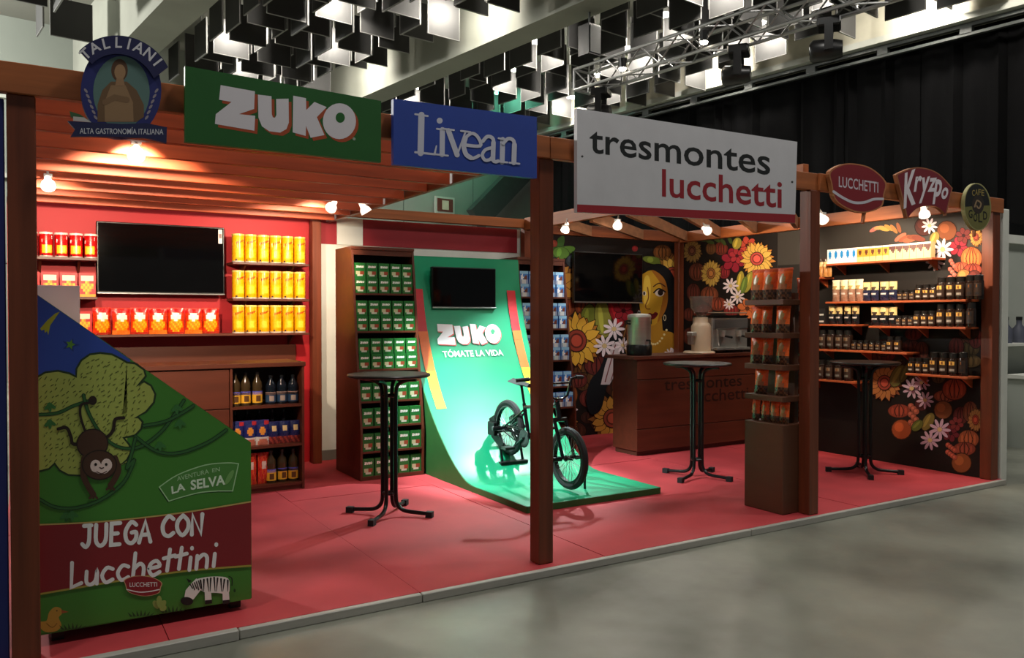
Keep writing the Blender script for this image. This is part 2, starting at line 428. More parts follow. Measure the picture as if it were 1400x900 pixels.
# lighting truss with moving heads
tz = 5.35
def htr(u, v): d = ray(u, v); return CAMP + d * ((tz - EYE) / d.z)
t0 = hab(htr(795, 112)); ta = t0[0]
tr = empty('lighting_truss', hall(ta, t0[1], tz), label='aluminium lattice truss hung under the hall ceiling', cat='truss')
TL = 16.0; b1 = t0[1]; b0 = b1 - TL; S = .17
for sx in (-1, 1):
    for sz in (-1, 1):
        m = MB(); m.tube([hall(ta + sx * S, b0, tz + sz * S), hall(ta + sx * S, b1, tz + sz * S)], .026, 8); m.build('chord', ALU, tr, smooth=True)
nb = 44
for sd in range(4):
    m = MB()
    for k in range(nb):
        ba, bb_ = b0 + TL * k / nb, b0 + TL * (k + 1) / nb; fl = 1 if k % 2 else -1
        if sd < 2: sx = (-1, 1)[sd]; m.tube([hall(ta + sx * S, ba, tz - fl * S), hall(ta + sx * S, bb_, tz + fl * S)], .013, 5)
        else: sz = (-1, 1)[sd - 2]; m.tube([hall(ta - fl * S, ba, tz + sz * S), hall(ta + fl * S, bb_, tz + sz * S)], .013, 5)
    tag(m.build('lattice', ALU, tr), kind='stuff')
m = MB()
for s0, s1 in (((-1, -1), (1, -1)), ((1, -1), (1, 1)), ((1, 1), (-1, 1)), ((-1, 1), (-1, -1))):
    m.tube([hall(ta + s0[0] * S, b1, tz + s0[1] * S), hall(ta + s1[0] * S, b1, tz + s1[1] * S)], .02, 6)
m.build('end_frame', ALU, tr)
def make_head():
    r = empty('moving_head_light', link=False)
    MB().box(-.16, .16, -.14, .14, -.12, 0, bev=.02).build('base', BLACK, r, link=False)
    MB().prism([(-.19, -.42), (-.15, -.42), (-.15, -.14), (.15, -.14), (.15, -.42), (.19, -.42), (.19, -.11), (-.19, -.11)], -.05, .05).build('yoke', BLACK, r, link=False)
    MB().lathe([(0, -.16), (.1, -.16), (.13, -.05), (.14, .18), (.11, .22), (0, .22)], c=(0, 0, -.38), n=16, ax='y').build('head', BLACK, r, smooth=True, link=False)
    MB().lathe([(0, .225), (.09, .225), (.09, .2)], c=(0, 0, -.38), n=14, ax='y').build('lens', SCREEN, r, link=False)
    return r
MH = make_head()
for (u, v), lab in (((828, 105), 'black moving head light at the end of the truss'), ((1018, 45), 'black moving head light under the middle of the truss'), ((1142, 6), 'black moving head light near the upper run of the truss')):
    p = htr(u, v); place(MH, hall(ta, hab(p)[1], tz - S - .05), HA + .5, lab, 'stage light')
for (u, v) in ((850, 83), (968, 48)):
    p = hall(ta - S - .11, hab(htr(u, v))[1], tz - .05)
    r = empty('truss_lamp', p, label='small bright lamp clamped to the lattice truss', cat='lamp', group='lamps on the truss')
    MB().lathe([(0, -.06), (.05, -.06), (.07, .08), (0, .1)], c=p, n=12).build('housing', BLACK, r); MB().lathe([(0, -.1), (.045, -.09), (.055, -.06)], c=p, n=12).build('lens', LENS, r)

p = hall(A2 + .12, hab(atz(757, 34, 6.2))[1], 6.1)
sk = empty('hall_loudspeaker', p, label='black loudspeaker hanging under the long ceiling beam', cat='loudspeaker')
m = MB(); hbox(m, hab(p)[0] - .14, hab(p)[0] + .14, hab(p)[1] - .13, hab(p)[1] + .13, 5.85, 6.36); m.build('cabinet', BLACK, sk)
m = MB(); hbox(m, hab(p)[0] - .12, hab(p)[0] + .12, hab(p)[1] - .145, hab(p)[1] - .13, 5.88, 6.33); m.build('grille', DARKSTEEL, sk)
m = MB(); m.tube([Vector((p.x, p.y, 6.36)), Vector((p.x, p.y, 6.61))], .02, 6); m.build('hanger', DARKSTEEL, sk)

# ================================================================== SETTING: the stand's shell
CARP = mat('pink_red_carpet', (184, 56, 62), .75, var=.13, scale=(2.2, 2.2, 2.2), bump=.03)
fb = MB().box(-.12, 7.42, 3.84, 7.95, ZF, -.012).build('floor_stand', DARKBROWN); tag(fb, 'raised stand floor of red covered panels', None, None, 'structure')
xs = [-.12, .54, 1.76, 2.98, 4.20, 5.42, 6.64, 7.42]; ys = [3.84, 6.25, 7.95]
for i in range(7):
    for j in range(2):
        MB().box(xs[i] + .002, xs[i + 1] - .002, ys[j] + .002, ys[j + 1] - .002, -.012, 0 if (i + j) % 2 else -.0015).build('floor_panel', CARP, fb)
EDGE = mat('grey_white_edge_strip', (176, 172, 164), .45, var=.08, scale=(3, 30, 30))
for k, (x0, x1, z1, y0) in enumerate(((-.12, .83, .004, 3.795), (.835, 1.757, .0, 3.805), (1.763, 4.2, .0, 3.805), (4.205, 7.42, .0, 3.805))):
    o = MB().box(x0, x1, y0, 3.84, ZF, z1, bev=.004).build('trim_%d' % (k + 3), EDGE); tag(o, 'pale grey edging strip along the front of the stand floor', None, None, 'structure')

YB, XR = 7.87, 7.30
o = MB().box(-.12, 2.47, YB, YB + .06, 0, 2.44).build('wall_left_bay', REDWALL); tag(o, 'bright red wall behind the snack shelves', None, None, 'structure')
wm = MB().box(2.47, 4.87, YB, YB + .06, 0, 2.44).build('wall_middle', WHITE); tag(wm, 'white wall behind the green ramp', None, None, 'structure')
BAND = mat('dark_red_band', (150, 26, 38), .55, var=.05)
for x0, x1 in ((2.50, 2.695), (2.967, 4.83)):
    MB().box(x0, x1, YB - .006, YB, 2.17, 2.44).build('red_band', BAND, wm)
MB().box(2.695, 2.967, YB - .02, YB, 2.17, 2.44).build('white_upright', WHITE, wm)
MB().box(2.50, 2.70, YB - .012, YB, .0, .10).build('kickboard', mat('grey_kickboard', (120, 118, 110), .6), wm)
DARKP = mat('black_brown_mural_ground', (24, 18, 15), .6, var=.15, scale=(1, 1, 1), spec=.3)
GREYP = mat('charcoal_wall_paint', (58, 53, 48), .6, var=.08, scale=(1, 1, 1), spec=.3)
wmu = MB().box(4.93, 7.30, YB, YB + .06, 0, 2.44).build('wall_mural', DARKP); tag(wmu, 'dark wall painted with sunflowers and a woman', None, None, 'structure')
wri = MB().box(XR, XR + .06, 3.96, 7.87, 0, 2.44).build('wall_shelves', [GREYP]); tag(wri, 'charcoal wall with painted flowers behind the coffee shelves', None, None, 'structure')
MB().box(XR - .004, XR, 6.25, 7.80, 0, 2.40).build('dark_ground', DARKP, wri)
MB().box(XR - .004, XR, 3.97, 6.24, 0, 2.02).build('dark_ground', DARKP, wri)

# ------------------------------------------------------------------ timber pergola
pg = empty('timber_pergola', (3.6, 3.92, 0), label='stained timber pergola framing the whole stand', cat='pergola')
def post(x0, x1, y0, y1, z1, z0=0): return MB().box(x0, x1, y0, y1, z0, z1, bev=.004).build('post', WZ, pg)
pA = post(-.058, .046, 3.89, 3.99, 2.36); pB = post(2.545, 2.645, 3.90, 4.00, 2.36); pC = post(4.86, 4.96, 3.86, 3.96, 2.36); pD = post(7.27, 7.38, 3.86, 3.96, 2.37)
post(2.40, 2.49, 7.72, 7.81, 2.42); post(4.84, 4.93, 7.72, 7.81, 2.42); post(7.19, 7.28, 7.74, 7.83, 2.40)
MB().box(-.10, 2.60, 3.87, 3.92, 2.36, 2.485, bev=.003).build('beam', PINEX, pg)
MB().box(2.604, 4.94, 3.87, 3.92, 2.36, 2.485, bev=.003).build('beam', PINEX, pg)
MB().box(4.944, 7.42, 3.85, 3.90, 2.36, 2.485, bev=.003).build('beam', PINEX, pg)
MB().box(2.42, 4.85, 7.74, 7.80, 2.445, 2.545, bev=.003).build('beam', PINEX, pg)
MB().box(4.85, 7.30, 7.76, 7.82, 2.40, 2.53, bev=.003).build('beam', WX, pg)
PINEY = mat('oiled_pine_along_y', (165, 92, 48), .5, var=.25, scale=(18, 1.0, 18), bump=.12)
MB().box(4.86, 4.92, 3.93, 7.755, 2.425, 2.56, bev=.003).build('beam', PINEY, pg)
MB().box(7.20, 7.26, 3.92, 7.74, 2.39, 2.52, bev=.003).build('beam', PINEY, pg)
MB().box(2.55, 2.59, 4.02, 7.74, 2.37, 2.50, bev=.003).build('beam', WY, pg)
MB().box(-.06, -.02, 3.95, 7.80, 2.37, 2.50, bev=.003).build('beam', WY, pg)
RAF = mat('red_stained_rafter', (168, 70, 34), .5, var=.3, scale=(1.4, 16, 16), bump=.1)
for k in range(9):
    y = 4.20 + k * .405
    MB().box(-.02, 2.55 - .01 * (k % 3), y, y + .045, 2.36 + .006 * (k % 2), 2.49, bev=.003).build('rafter', RAF, pg)
dx, dy = .815, .58
DIAG = mat('diagonal_rafter_pine', (150, 100, 66), .55, var=.25, scale=(6, 6, 20), bump=.1)
for k in range(7):
    ys_ = 7.14 - .57 * k; L = min((7.755 - ys_) / dy, (7.2 - 4.92) / dx)
    if ys_ < 4.2: continue
    a = Vector((4.92, ys_, 2.46)); b = a + Vector((dx, dy, 0)) * L
    MB().bar(a, b, .045, .12).build('rafter', DIAG, pg)

# ------------------------------------------------------------------ neighbours
o = MB().box(-1.6, aty(9, 500, 3.93).x, 3.93, 3.98, ZF, 2.345, bev=.004).build('blue_partition', mat('navy_blue_panel', (40, 50, 128), .5, var=.06)); tag(o, 'dark blue partition panel of the neighbouring stand', 'partition')
o = MB().box(7.43, 7.53, 3.86, 7.85, ZF, 2.40, bev=.004).build('white_partition', WHITE); tag(o, 'white partition end beside the right timber post', 'partition')
nb_ = empty('neighbour_stand_wall', (11, 5.2, ZF), label='grey-white back wall with dark header of the neighbouring stand', cat='wall')
GW = mat('pale_grey_panel', (176, 180, 172), .6, var=.06, scale=(.8, .8, 3))
for k in range(6): MB().box(7.55 + k * 1.22, 7.55 + k * 1.22 + 1.215, 5.2, 5.25, ZF, 2.40).build('panel', GW, nb_)
MB().box(7.55, 14.9, 5.16, 5.2, 2.42, 2.56).build('header', BLACK, nb_)
MB().box(7.55, 14.9, 5.14, 5.2, 2.32, 2.42).build('header_lip', WHITE, nb_)
MB().box(7.56, 14.8, 4.95, 5.2, 1.10, 1.13).build('shelf', WHITE, nb_)
ct = empty('white_cabinet', (10.5, 4.8, ZF), label='low white cabinet in the neighbouring stand', cat='cabinet')
MB().box(9.6, 11.4, 4.6, 4.93, ZF, .74).build('body', GW, ct); MB().box(9.57, 11.43, 4.57, 4.94, .74, .78).build('top', WHITE, ct)
for k in range(3):
    p = atx(1384 + 2 * k, 440, 10.1); r = empty('dark_jug', (9.55 + k * .3, 5.08, 1.13), label='small blue-grey bottle on the neighbouring stand shelf', cat='bottle', group='bottles on the neighbour shelf')
    MB().lathe([(0, 0), (.07, 0), (.075, .16), (.03, .22), (.03, .28), (0, .28)], c=(9.55 + k * .3, 5.08, 1.13), n=12).build('body', mat('bluegrey_plastic', (84, 86, 100), .4), r, smooth=True)
    MB().lathe([(.034, .27), (.034, .31), (0, .31)], c=(9.55 + k * .3, 5.08, 1.13), n=10).build('cap', BLACK, r)

# ================================================================== SIGNS
YS = 3.81                        # front plane of the signs on the front beam
FS = lambda u, v: aty(u, v, YS)
SIGNBACK = mat('sign_board_edge', (120, 118, 112), .5)
def z3(k, ox, oy): return lambda x, y: (ox + x / k, oy + y / k)
def mp(f, pts): return [f(*p) for p in pts]
def board(name, px, label, cat, edge, y=YS, th=.03, group=None):
    P = [aty(u, v, y) for u, v in px]; xs_ = [p.x for p in P]; zs = [p.z for p in P]
    base = (sum(xs_) / len(xs_), y, min(zs))
    r = empty(name, base, label=label, cat=cat, group=group)
    MB().prism([(p.x, p.z) for p in P], y, y + th).build('board', edge, r)
    return r
# ---- letters of the block logo, drawn once on the green sign
K5 = z3(2.692, 240, 80)
LZ = [(166, 98), (292, 121), (289, 186), (233, 205), (293, 211), (290, 266), (145, 241), (148, 205), (206, 160), (160, 152)]
LU = [(303, 133), (353, 139), (354, 205), (358, 217), (366, 218), (371, 208), (370, 149), (416, 148), (417, 236), (408, 260), (385, 273), (345, 268), (318, 250), (305, 218)]
LK = [(433, 137), (480, 146), (481, 190), (511, 160), (556, 179), (520, 216), (548, 282), (497, 292), (480, 248), (479, 285), (431, 272)]
LO = ell(603, 231, 61, 66, 28); LH = ell(606, 218, 17, 19, 18)
ZUK = [mp(K5, q) for q in (LZ, LU, LK, LO)]; ZH = mp(K5, LH)
_zp = [[FS(*p) for p in q] for q in ZUK + [ZH]]
_x0 = min(p.x for q in _zp for p in q); _x1 = max(p.x for q in _zp for p in q); _z0 = min(p.z for q in _zp for p in q)
ZN = [[((p.x - _x0) / (_x1 - _x0), (p.z - _z0) / (_x1 - _x0)) for p in q] for q in _zp]   # normalised to width 1
def zuko(pr, x, z, wd, white, shadow, hole, sd=.012):
    sc = lambda q, dx=0, dz=0: [(x + (p[0] + dx) * wd, z + (p[1] + dz) * wd) for p in q]
    if shadow: pr.add([sc(q, sd, -sd) for q in ZN[:4]], shadow)
    pr.add([sc(q) for q in ZN[:4]], white); pr.add(sc(ZN[4]), hole)

r = board('green_brand_sign', [(253, 90), (521, 138), (521, 222), (253, 194)], 'green rectangular sign with the white ZUKO logo on the front beam', 'sign', mat('green_sign_board', (28, 92, 34), .5, var=.05))
pr = Print(lambda x, z: (x, YS, z), (0, -1, 0))
zuko(pr, _x0, _z0, _x1 - _x0, (226, 220, 228), (170, 74, 40), (34, 98, 40), .02)
_r = FS(484, 190); pr.add(ell(_r.x, _r.z, .008, .008, 10), (150, 170, 150)); pr.build('logo_print', r)

r = board('blue_brand_sign', [(538, 135), (734, 160), (734, 244), (538, 225)], 'blue rectangular sign with the white Livean name on the front beam', 'sign', mat('blue_sign_board', (40, 68, 160), .5, var=.05))
pr = Print(FS, (0, -1, 0)); LW = (205, 205, 222)
def S(pts, wd): pr.add(stroke(mp(K5, pts), [q / 2.692 for q in wd] if isinstance(wd, list) else wd / 2.692), LW)
S([(905, 208), (902, 348)], 23); S([(882, 205), (928, 212)], 7); S([(882, 345), (955, 353)], 8); S([(953, 353), (960, 322)], [8, 5])
S([(982, 262), (981, 354)], 19); S([(962, 259), (984, 262)], 7); S([(958, 353), (1002, 358)], 7); pr.add(mp(K5, ell(972, 229, 11, 11, 14)), LW)
S([(1004, 266), (1036, 355)], 19); S([(1066, 272), (1036, 355)], 7); S([(986, 259), (1024, 264)], 7); S([(1050, 267), (1084, 271)], 7)
S(curve([(1060, 318), (1120, 322), (1112, 290), (1090, 276), (1066, 294), (1060, 322), (1068, 352), (1090, 368), (1116, 358)], 5), 12); S(curve([(1066, 294), (1060, 322), (1068, 352), (1086, 366)], 5), 17)
S(curve([(1130, 305), (1146, 288), (1164, 292), (1170, 312), (1168, 370), (1176, 380), (1186, 378)], 5), 13); S([(1169, 310), (1167, 372)], 17); S(curve([(1168, 328), (1140, 336), (1128, 356), (1138, 374), (1156, 372), (1168, 358)], 5), 12)
S([(1204, 298), (1202, 382)], 18); S([(1188, 294), (1206, 297)], 7); S([(1184, 379), (1220, 383)], 7)
S(curve([(1206, 312), (1222, 296), (1240, 300), (1246, 320), (1245, 386)], 5), 13); S([(1246, 318), (1244, 384)], 18); S([(1228, 384), (1264, 388)], 7)
pr.build('name_print', r)

r = board('white_company_sign', [(789, 148), (1090, 194), (1087, 305), (789, 290)], 'large white tresmontes lucchetti sign with a red lower stripe', 'sign', mat('white_sign_board', (206, 204, 210), .5, var=.04))
pr = Print(FS, (0, -1, 0))
pr.add([(789, 279.5), (1087.5, 293.5), (1087, 305), (789, 290)], (156, 34, 44))
pr.text('tresmontes', (806, 208), (1053, 239), (0, -28), (22, 24, 26), .012, cap=.54)
pr.text('lucchetti', (905, 268), (1069, 284), (0, -39), (150, 28, 40), .012, cap=.73)
for p in ((796, 214), (1083, 249)): pr.add(ell(p[0], p[1], 1.6, 1.6, 10), (60, 60, 60))
pr.build('name_print', r)

# ---- oval sign
K1 = z3(3.0, 0, 0)
_ov = mp(K1, ell(497, 370, 165, 200, 40))
r = empty('oval_gourmet_sign', FS(164, 192), label='oval blue TALLIANI sign with a portrait and ribbon on the front beam', cat='sign')
NAVY = mat('navy_sign_board', (36, 42, 110), .5, var=.05)
def pris(px, nm, y, th, m_): MB().prism([(q.x, q.z) for q in [aty(u, v, y) for u, v in px]], y, y + th).build(nm, m_, r)
pris(_ov, 'oval_board', YS, .03, NAVY)
arc_o = [(497 + 218 * math.cos(math.radians(t)), 352 - 206 * math.sin(math.radians(t)) + (t - 90) * -.32) for t in range(28, 146, 6)]
arc_i = [(497 + 152 * math.cos(math.radians(t)), 372 - 150 * math.sin(math.radians(t)) + (t - 90) * -.32) for t in range(142, 26, -6)]
ARC = mp(K1, [(q[0], q[1]) for q in arc_o] + arc_i)
pris(ARC, 'name_arch', YS - .012, .012, mat('deep_navy', (28, 30, 78), .5))
RIB = mp(K1, [(278, 496), (375, 502), (500, 508), (600, 505), (685, 522), (683, 588), (600, 566), (480, 562), (380, 560), (290, 560), (308, 530)])
pris(RIB, 'ribbon', YS - .02, .02, mat('ribbon_navy', (30, 34, 78), .5))
pr = Print(FS, (0, -1, 0))
pr.add(mp(K1, ell(498, 378, 116, 148, 36)), (92, 122, 118))
# generic draped figure (a plain stand-in for the portrait)
pr.add(mp(K1, [(400, 500), (400, 430), (420, 370), (455, 335), (520, 335), (560, 370), (590, 430), (590, 480), (560, 500)]), (112, 84, 58))
pr.add(mp(K1, [(430, 500), (428, 420), (455, 350), (515, 350), (545, 420), (548, 500)]), (150, 118, 86))
pr.add(mp(K1, ell(490, 288, 34, 46, 20)), (88, 58, 38)); pr.add(mp(K1, ell(492, 296, 23, 32, 20)), (164, 128, 94)); pr.add(mp(K1, [(478, 322), (506, 322), (512, 352), (472, 352)]), (158, 122, 90))
pr.add(stroke(mp(K1, [(430, 420), (470, 400), (520, 410)]), 8), (128, 98, 70))
for sx, x0 in ((1, 352), (-1, 642)):
    for k in range(6): pr.add(mp(K1, ell(x0 + sx * k * 8, 372 + k * 22, 11, 5, 10, sx * .9)), (150, 140, 150))
pr.add(mp(K1, [(285, 456), (330, 470), (372, 500), (320, 494), (290, 480)]), (60, 96, 60)); pr.add(mp(K1, [(300, 478), (345, 482), (375, 502), (300, 496)]), (200, 196, 190))
pr.build('oval_print', r)
pr = Print(lambda u, v: aty(u, v, YS - .012), (0, -1, 0))
for i, ch in enumerate('TALLIANI'):
    t = math.radians(138 - i * 14.2 + (0, 0, -1, -2, 0, 2, 2, 3)[i]); cx, cy = 497 + 178 * math.cos(t), 364 - 168 * math.sin(t) + (math.degrees(t) - 90) * -.32
    G = text_polys(ch, .02); x0, y0, x1, y1 = bbox(G); ang = math.pi / 2 - t + .08; s_ = 62.0
    pr.add([[K1(cx + ((p[0] - (x0 + x1) / 2) * math.cos(ang) + p[1] * math.sin(ang)) * s_, cy + ((p[0] - (x0 + x1) / 2) * math.sin(ang) - p[1] * math.cos(ang)) * s_) for p in q] for q in G], (214, 212, 220))
pr.build('name_print', r)
pr = Print(lambda u, v: aty(u, v, YS - .02), (0, -1, 0))
pr.text('ALTA GASTRONOMÍA ITALIANA', K1(327, 548), K1(670, 552), (0, -9.5), (206, 206, 216), .01); pr.build('ribbon_print', r)

# ---- three shaped signs on the right
K7 = z3(4.667, 1100, 210)
def logo_sign(name, label, outline, edgec, inner, inc):
    P = [FS(*q) for q in mp(K7, outline)]
    r = empty(name, (sum(p.x for p in P) / len(P), YS, min(p.z for p in P)), label=label, cat='sign')
    MB().prism([(p.x, p.z) for p in P], YS, YS + .03).build('board', mat(name + '_rim', edgec, .5, var=.05), r)
    pr = Print(FS, (0, -1, 0)); pr.add(mp(K7, inner), inc); return r, pr
def shrink(pts, k):
    cx = sum(p[0] for p in pts) / len(pts); cy = sum(p[1] for p in pts) / len(pts); return [(cx + (p[0] - cx) * k, cy + (p[1] - cy) * k) for p in pts]
OL = curve([(160, 115), (240, 68), (330, 65), (430, 95), (520, 180), (510, 260), (495, 335), (420, 372), (340, 375), (250, 340), (190, 285), (170, 190)], 4, True)
r, pr = logo_sign('red_logo_sign', 'red shield sign lettered LUCCHETTI with a white wave', OL, (176, 112, 70), shrink(OL, .95), (132, 28, 38))
pr.text('LUCCHETTI', K7(218, 212), K7(470, 250), (0, -14.5), (208, 196, 206), .012)
pr.add(stroke(curve(mp(K7, [(185, 243), (240, 280), (310, 312), (380, 312), (440, 292), (498, 290)]), 5), [1.5] + [4] * 28 + [2] * 2 if False else 3.6), (206, 200, 210))
pr.build('logo_print', r)
MB().bar(FS(*K7(390, 372)) + Vector((0, .015, 0)), FS(*K7(380, 445)) + Vector((0, .015, 0)), .02, .02, up=(0, 1, 0)).build('stick', PINEX, r)
OK_ = [(585, 135)] + curve([(590, 130), (680, 92), (770, 92), (860, 130), (945, 220)], 4) + [(905, 395), (905, 385)] + curve([(900, 385), (850, 345), (780, 335), (710, 355), (655, 415)], 4)
r, pr = logo_sign('red_fan_sign', 'red fan shaped sign lettered Kryzpo in white script', OK_, (156, 96, 60), shrink(OK_, .955), (120, 26, 40))
for ch, p0, p1, up in (('K', (632, 345), (708, 312), (0, -47)), ('r', (696, 240), (738, 234), (2, -20)), ('y', (734, 262), (786, 252), (2, -23)), ('z', (784, 240), (830, 238), (2, -18)), ('p', (822, 268), (868, 268), (2, -22)), ('o', (866, 285), (908, 287), (2, -15))):
    pr.text(ch, K7(*p0), K7(*p1), up, (226, 216, 224), .03, skew=1.0)
pr.build('logo_print', r)
OG = ell(1105, 340, 86, 152, 36, -.06)
r, pr = logo_sign('oval_coffee_sign', 'black and olive oval sign lettered CAFE GOLD', OG, (150, 144, 96), shrink(OG, .95), (112, 108, 58))
pr.add(mp(K7, ell(1102, 335, 78, 140, 24, -.06, math.pi, 2 * math.pi)), (18, 18, 16))
pr.add(mp(K7, ell(1106, 325, 38, 60, 24)), (44, 34, 26)); pr.add(stroke(mp(K7, curve([(1085, 340), (1100, 300), (1125, 320), (1112, 350), (1098, 335)], 4)), 2), (146, 120, 90))
for i, ch in enumerate('CAFE'): pr.text(ch, K7(1068 + i * 20, 262 + abs(i - 1.5) * 4), K7(1085 + i * 20, 264 + abs(i - 1.5) * 4), (0, -8), (150, 130, 70), .01)
for i, ch in enumerate('GOLD'): pr.text(ch, K7(1046 + i * 31, 408 + (0, 22, 28, 12)[i]), K7(1071 + i * 31, 411 + (0, 22, 28, 12)[i]), (0, -11), (24, 22, 14), .015)
pr.build('logo_print', r)
MB().bar(FS(*K7(1095, 485)) + Vector((0, .015, 0)), FS(*K7(1090, 530)) + Vector((0, .015, 0)), .02, .02, up=(0, 1, 0)).build('stick', PINEX, r)

# ================================================================== children's game cabinet at the left
YG = 4.05
FG = lambda u, v: aty(u, v, YG)
gp = [FG(*q) for q in ((48, 401), (343, 605), (343, 820), (50, 869))]
gx0, gx1, gzl, gzr = gp[0].x, gp[1].x, gp[0].z, gp[1].z
gr = empty('game_cabinet', (.5, 4.3, 0), label='slant-topped game cabinet with jungle picture and JUEGA CON Lucchettini lettering', cat='game cabinet')
GREEN = mat('cabinet_green', (58, 112, 38), .5, var=.05); CABW = mat('cabinet_side_white', (215, 205, 200), .5, var=.04)
MB().prism([(gx0, .055), (gx1, .055), (gx1, gzr), (gx0, gzl)], YG, YG + .03).build('front_panel', GREEN, gr)
MB().prism([(gx0, .055), (gx1, .055), (gx1, gzr), (gx0, gzl)], YG + .45, YG + .48).build('back_panel', GREEN, gr)
MB().box(gx1 - .03, gx1, YG + .03, YG + .45, .055, gzr - .02).build('side_panel', GREEN, gr)
MB().box(gx0, gx0 + .03, YG + .03, YG + .45, .055, gzl - .03).build('side_panel', GREEN, gr)
m = MB(); m.add([(gx0, YG + .03, gzl - .02), (gx1, YG + .03, gzr - .02), (gx1, YG + .45, gzr - .02), (gx0, YG + .45, gzl - .02), (gx0, YG + .03, gzl - .04), (gx1, YG + .03, gzr - .04), (gx1, YG + .45, gzr - .04), (gx0, YG + .45, gzl - .04)], [(0, 1, 2, 3), (7, 6, 5, 4), (0, 4, 5, 1), (1, 5, 6, 2), (2, 6, 7, 3), (3, 7, 4, 0)]); m.build('sloping_top', CABW, gr)
for x, y in ((gx0 + .05, YG + .06), (gx1 - .09, YG + .06), (gx0 + .05, YG + .38), (gx1 - .09, YG + .38)): MB().box(x, x + .05, y, y + .05, 0, .055).build('foot', BLACK, gr)
o = MB().box(.04, .235, YG + .49, YG + .515, .9, 1.60, bev=.003); MB.build(o, 'screen_board', mat('pink_white_acrylic', (235, 200, 195), .4, var=.03), gr)
C3 = z3(3.461, 0, 380); C4 = z3(3.214, 0, 620)
pr = Print(FG, (0, -1, 0)); pr.gain = 1.2
pr.add([(50, 403), (343, 606), (343, 819), (52, 867)], (60, 116, 42))
pr.add([(50, 403), (178, 492), (176, 540), (50, 590)], (44, 68, 150))
pr.add(mp(C3, [(283, 160), (262, 168), (225, 200), (190, 240), (196, 250), (210, 245), (212, 262), (222, 252), (228, 272), (238, 225)]), (150, 150, 40))
st = [(333, 318) for _ in range(0)]
pr.add(mp(C3, [(333 + (46 if k % 2 == 0 else 18) * math.sin(k * math.pi / 5 + .3), 318 - (34 if k % 2 == 0 else 14) * math.cos(k * math.pi / 5 + .3)) for k in range(10)]), (34, 52, 120))
pr.add(mp(C3, [(333 + (24 if k % 2 == 0 else 11) * math.sin(k * math.pi / 5 + .3), 316 - (26 if k % 2 == 0 else 12) * math.cos(k * math.pi / 5 + .3)) for k in range(10)]), (84, 130, 44))
crown = mp(C3, [(175, 470), (215, 447), (275, 440), (330, 452), (360, 468), (362, 430), (385, 390), (425, 362), (475, 355), (530, 362), (575, 385), (600, 400), (640, 405), (682, 435), (690, 465), (668, 492), (648, 512), (682, 490), (715, 510), (735, 550), (728, 590), (690, 635), (640, 662), (655, 660), (675, 682), (668, 715), (640, 745), (585, 757), (612, 790), (622, 820), (602, 860), (562, 892)]) + mp(C4, [(560, 40), (470, 60), (355, 98), (300, 95), (262, 75), (240, 45), (215, 68), (168, 80)])
pr.add(crown, (150, 160, 78)); pr.add(stroke(crown[:34], 2.6), (34, 52, 28)); pr.add(stroke(crown[-6:], 2.4), (34, 52, 28))
def inside(p, poly):
    c = False; j = len(poly) - 1
    for i in range(len(poly)):
        if (poly[i][1] > p[1]) != (poly[j][1] > p[1]) and p[0] < (poly[j][0] - poly[i][0]) * (p[1] - poly[i][1]) / (poly[j][1] - poly[i][1]) + poly[i][0]: c = not c
        j = i
    return c
rnd = random.Random(3); tk = []
for gy in range(486, 652, 8):
    for gx in range(54, 212, 8):
        p = (gx + rnd.uniform(-2.5, 2.5), gy + rnd.uniform(-2.5, 2.5))
        if all(inside((p[0] + a, p[1] + b), crown) for a, b in ((-4, 0), (4, 0), (0, 4), (0, -4))):
            t = rnd.uniform(-1.2, -.3); l = rnd.uniform(1.4, 3); tk += stroke([(p[0] - l * math.cos(t), p[1] - l * math.sin(t)), (p[0] + l * math.cos(t), p[1] + l * math.sin(t))], 1.1)[:1]
pr.add(tk, (84, 92, 40))
VN = (44, 88, 44); VD = (24, 50, 30)
def vine(pts, wd=5):
    c = curve(pts, 6); pr.add(stroke(c, wd), VD); pr.add(stroke(c, wd - 2), VN)
vine(mp(C3, [(178, 648), (270, 640), (350, 605), (430, 580)])); vine(mp(C3, [(395, 555), (420, 640), (480, 740), (560, 800), (660, 800), (760, 730), (830, 640), (870, 580)]))
vine(mp(C3, [(680, 700), (780, 680), (860, 640), (915, 605)])); vine(mp(C3, [(640, 750), (740, 820), (850, 828), (980, 780), (1070, 720)]))
vine(mp(C3, [(640, 760), (620, 840), (600, 900)]) + mp(C4, [(590, 30), (540, 130), (440, 205), (330, 240), (240, 235), (172, 200)]))
for cx, cy, f in ((235, 600, C3), (235, 680, C3), (835, 610, C3), (850, 680, C3), (755, 785, C3), (290, 265, C4), (315, 262, C4)):
    for rt in (.5, 1.5, 2.4): pr.add(mp(f, ell(cx + 10 * math.cos(rt), cy + 12 * math.sin(rt), 24, 9, 12, rt)), (52, 104, 52))
BR = (66, 42, 30); BK = (36, 24, 18)
pr.add(stroke(curve(mp(C3, [(275, 715), (315, 710), (335, 750), (345, 785), (390, 785)]), 5), 4.5), BK); pr.add(stroke(curve(mp(C3, [(585, 662), (545, 670), (535, 720), (510, 750), (480, 760)]), 5), 4.5), BK)
pr.add(stroke(curve(mp(C3, [(440, 570), (425, 590), (385, 600), (380, 650), (400, 720)]), 5), 3.4), BK); pr.add(mp(C3, ell(438, 580, 20, 22, 14)), BK)
pr.add(mp(C3, ell(437, 785, 76, 72, 24, -.2)), BK); pr.add(mp(C3, ell(437, 785, 70, 66, 24, -.2)), BR)
pr.add(stroke(curve(mp(C4, [(370, 20), (365, 90), (385, 140), (410, 180)]), 5), 8), BR); pr.add(stroke(curve(mp(C4, [(505, 20), (520, 70), (505, 110), (485, 140)]), 5), 8), BR)
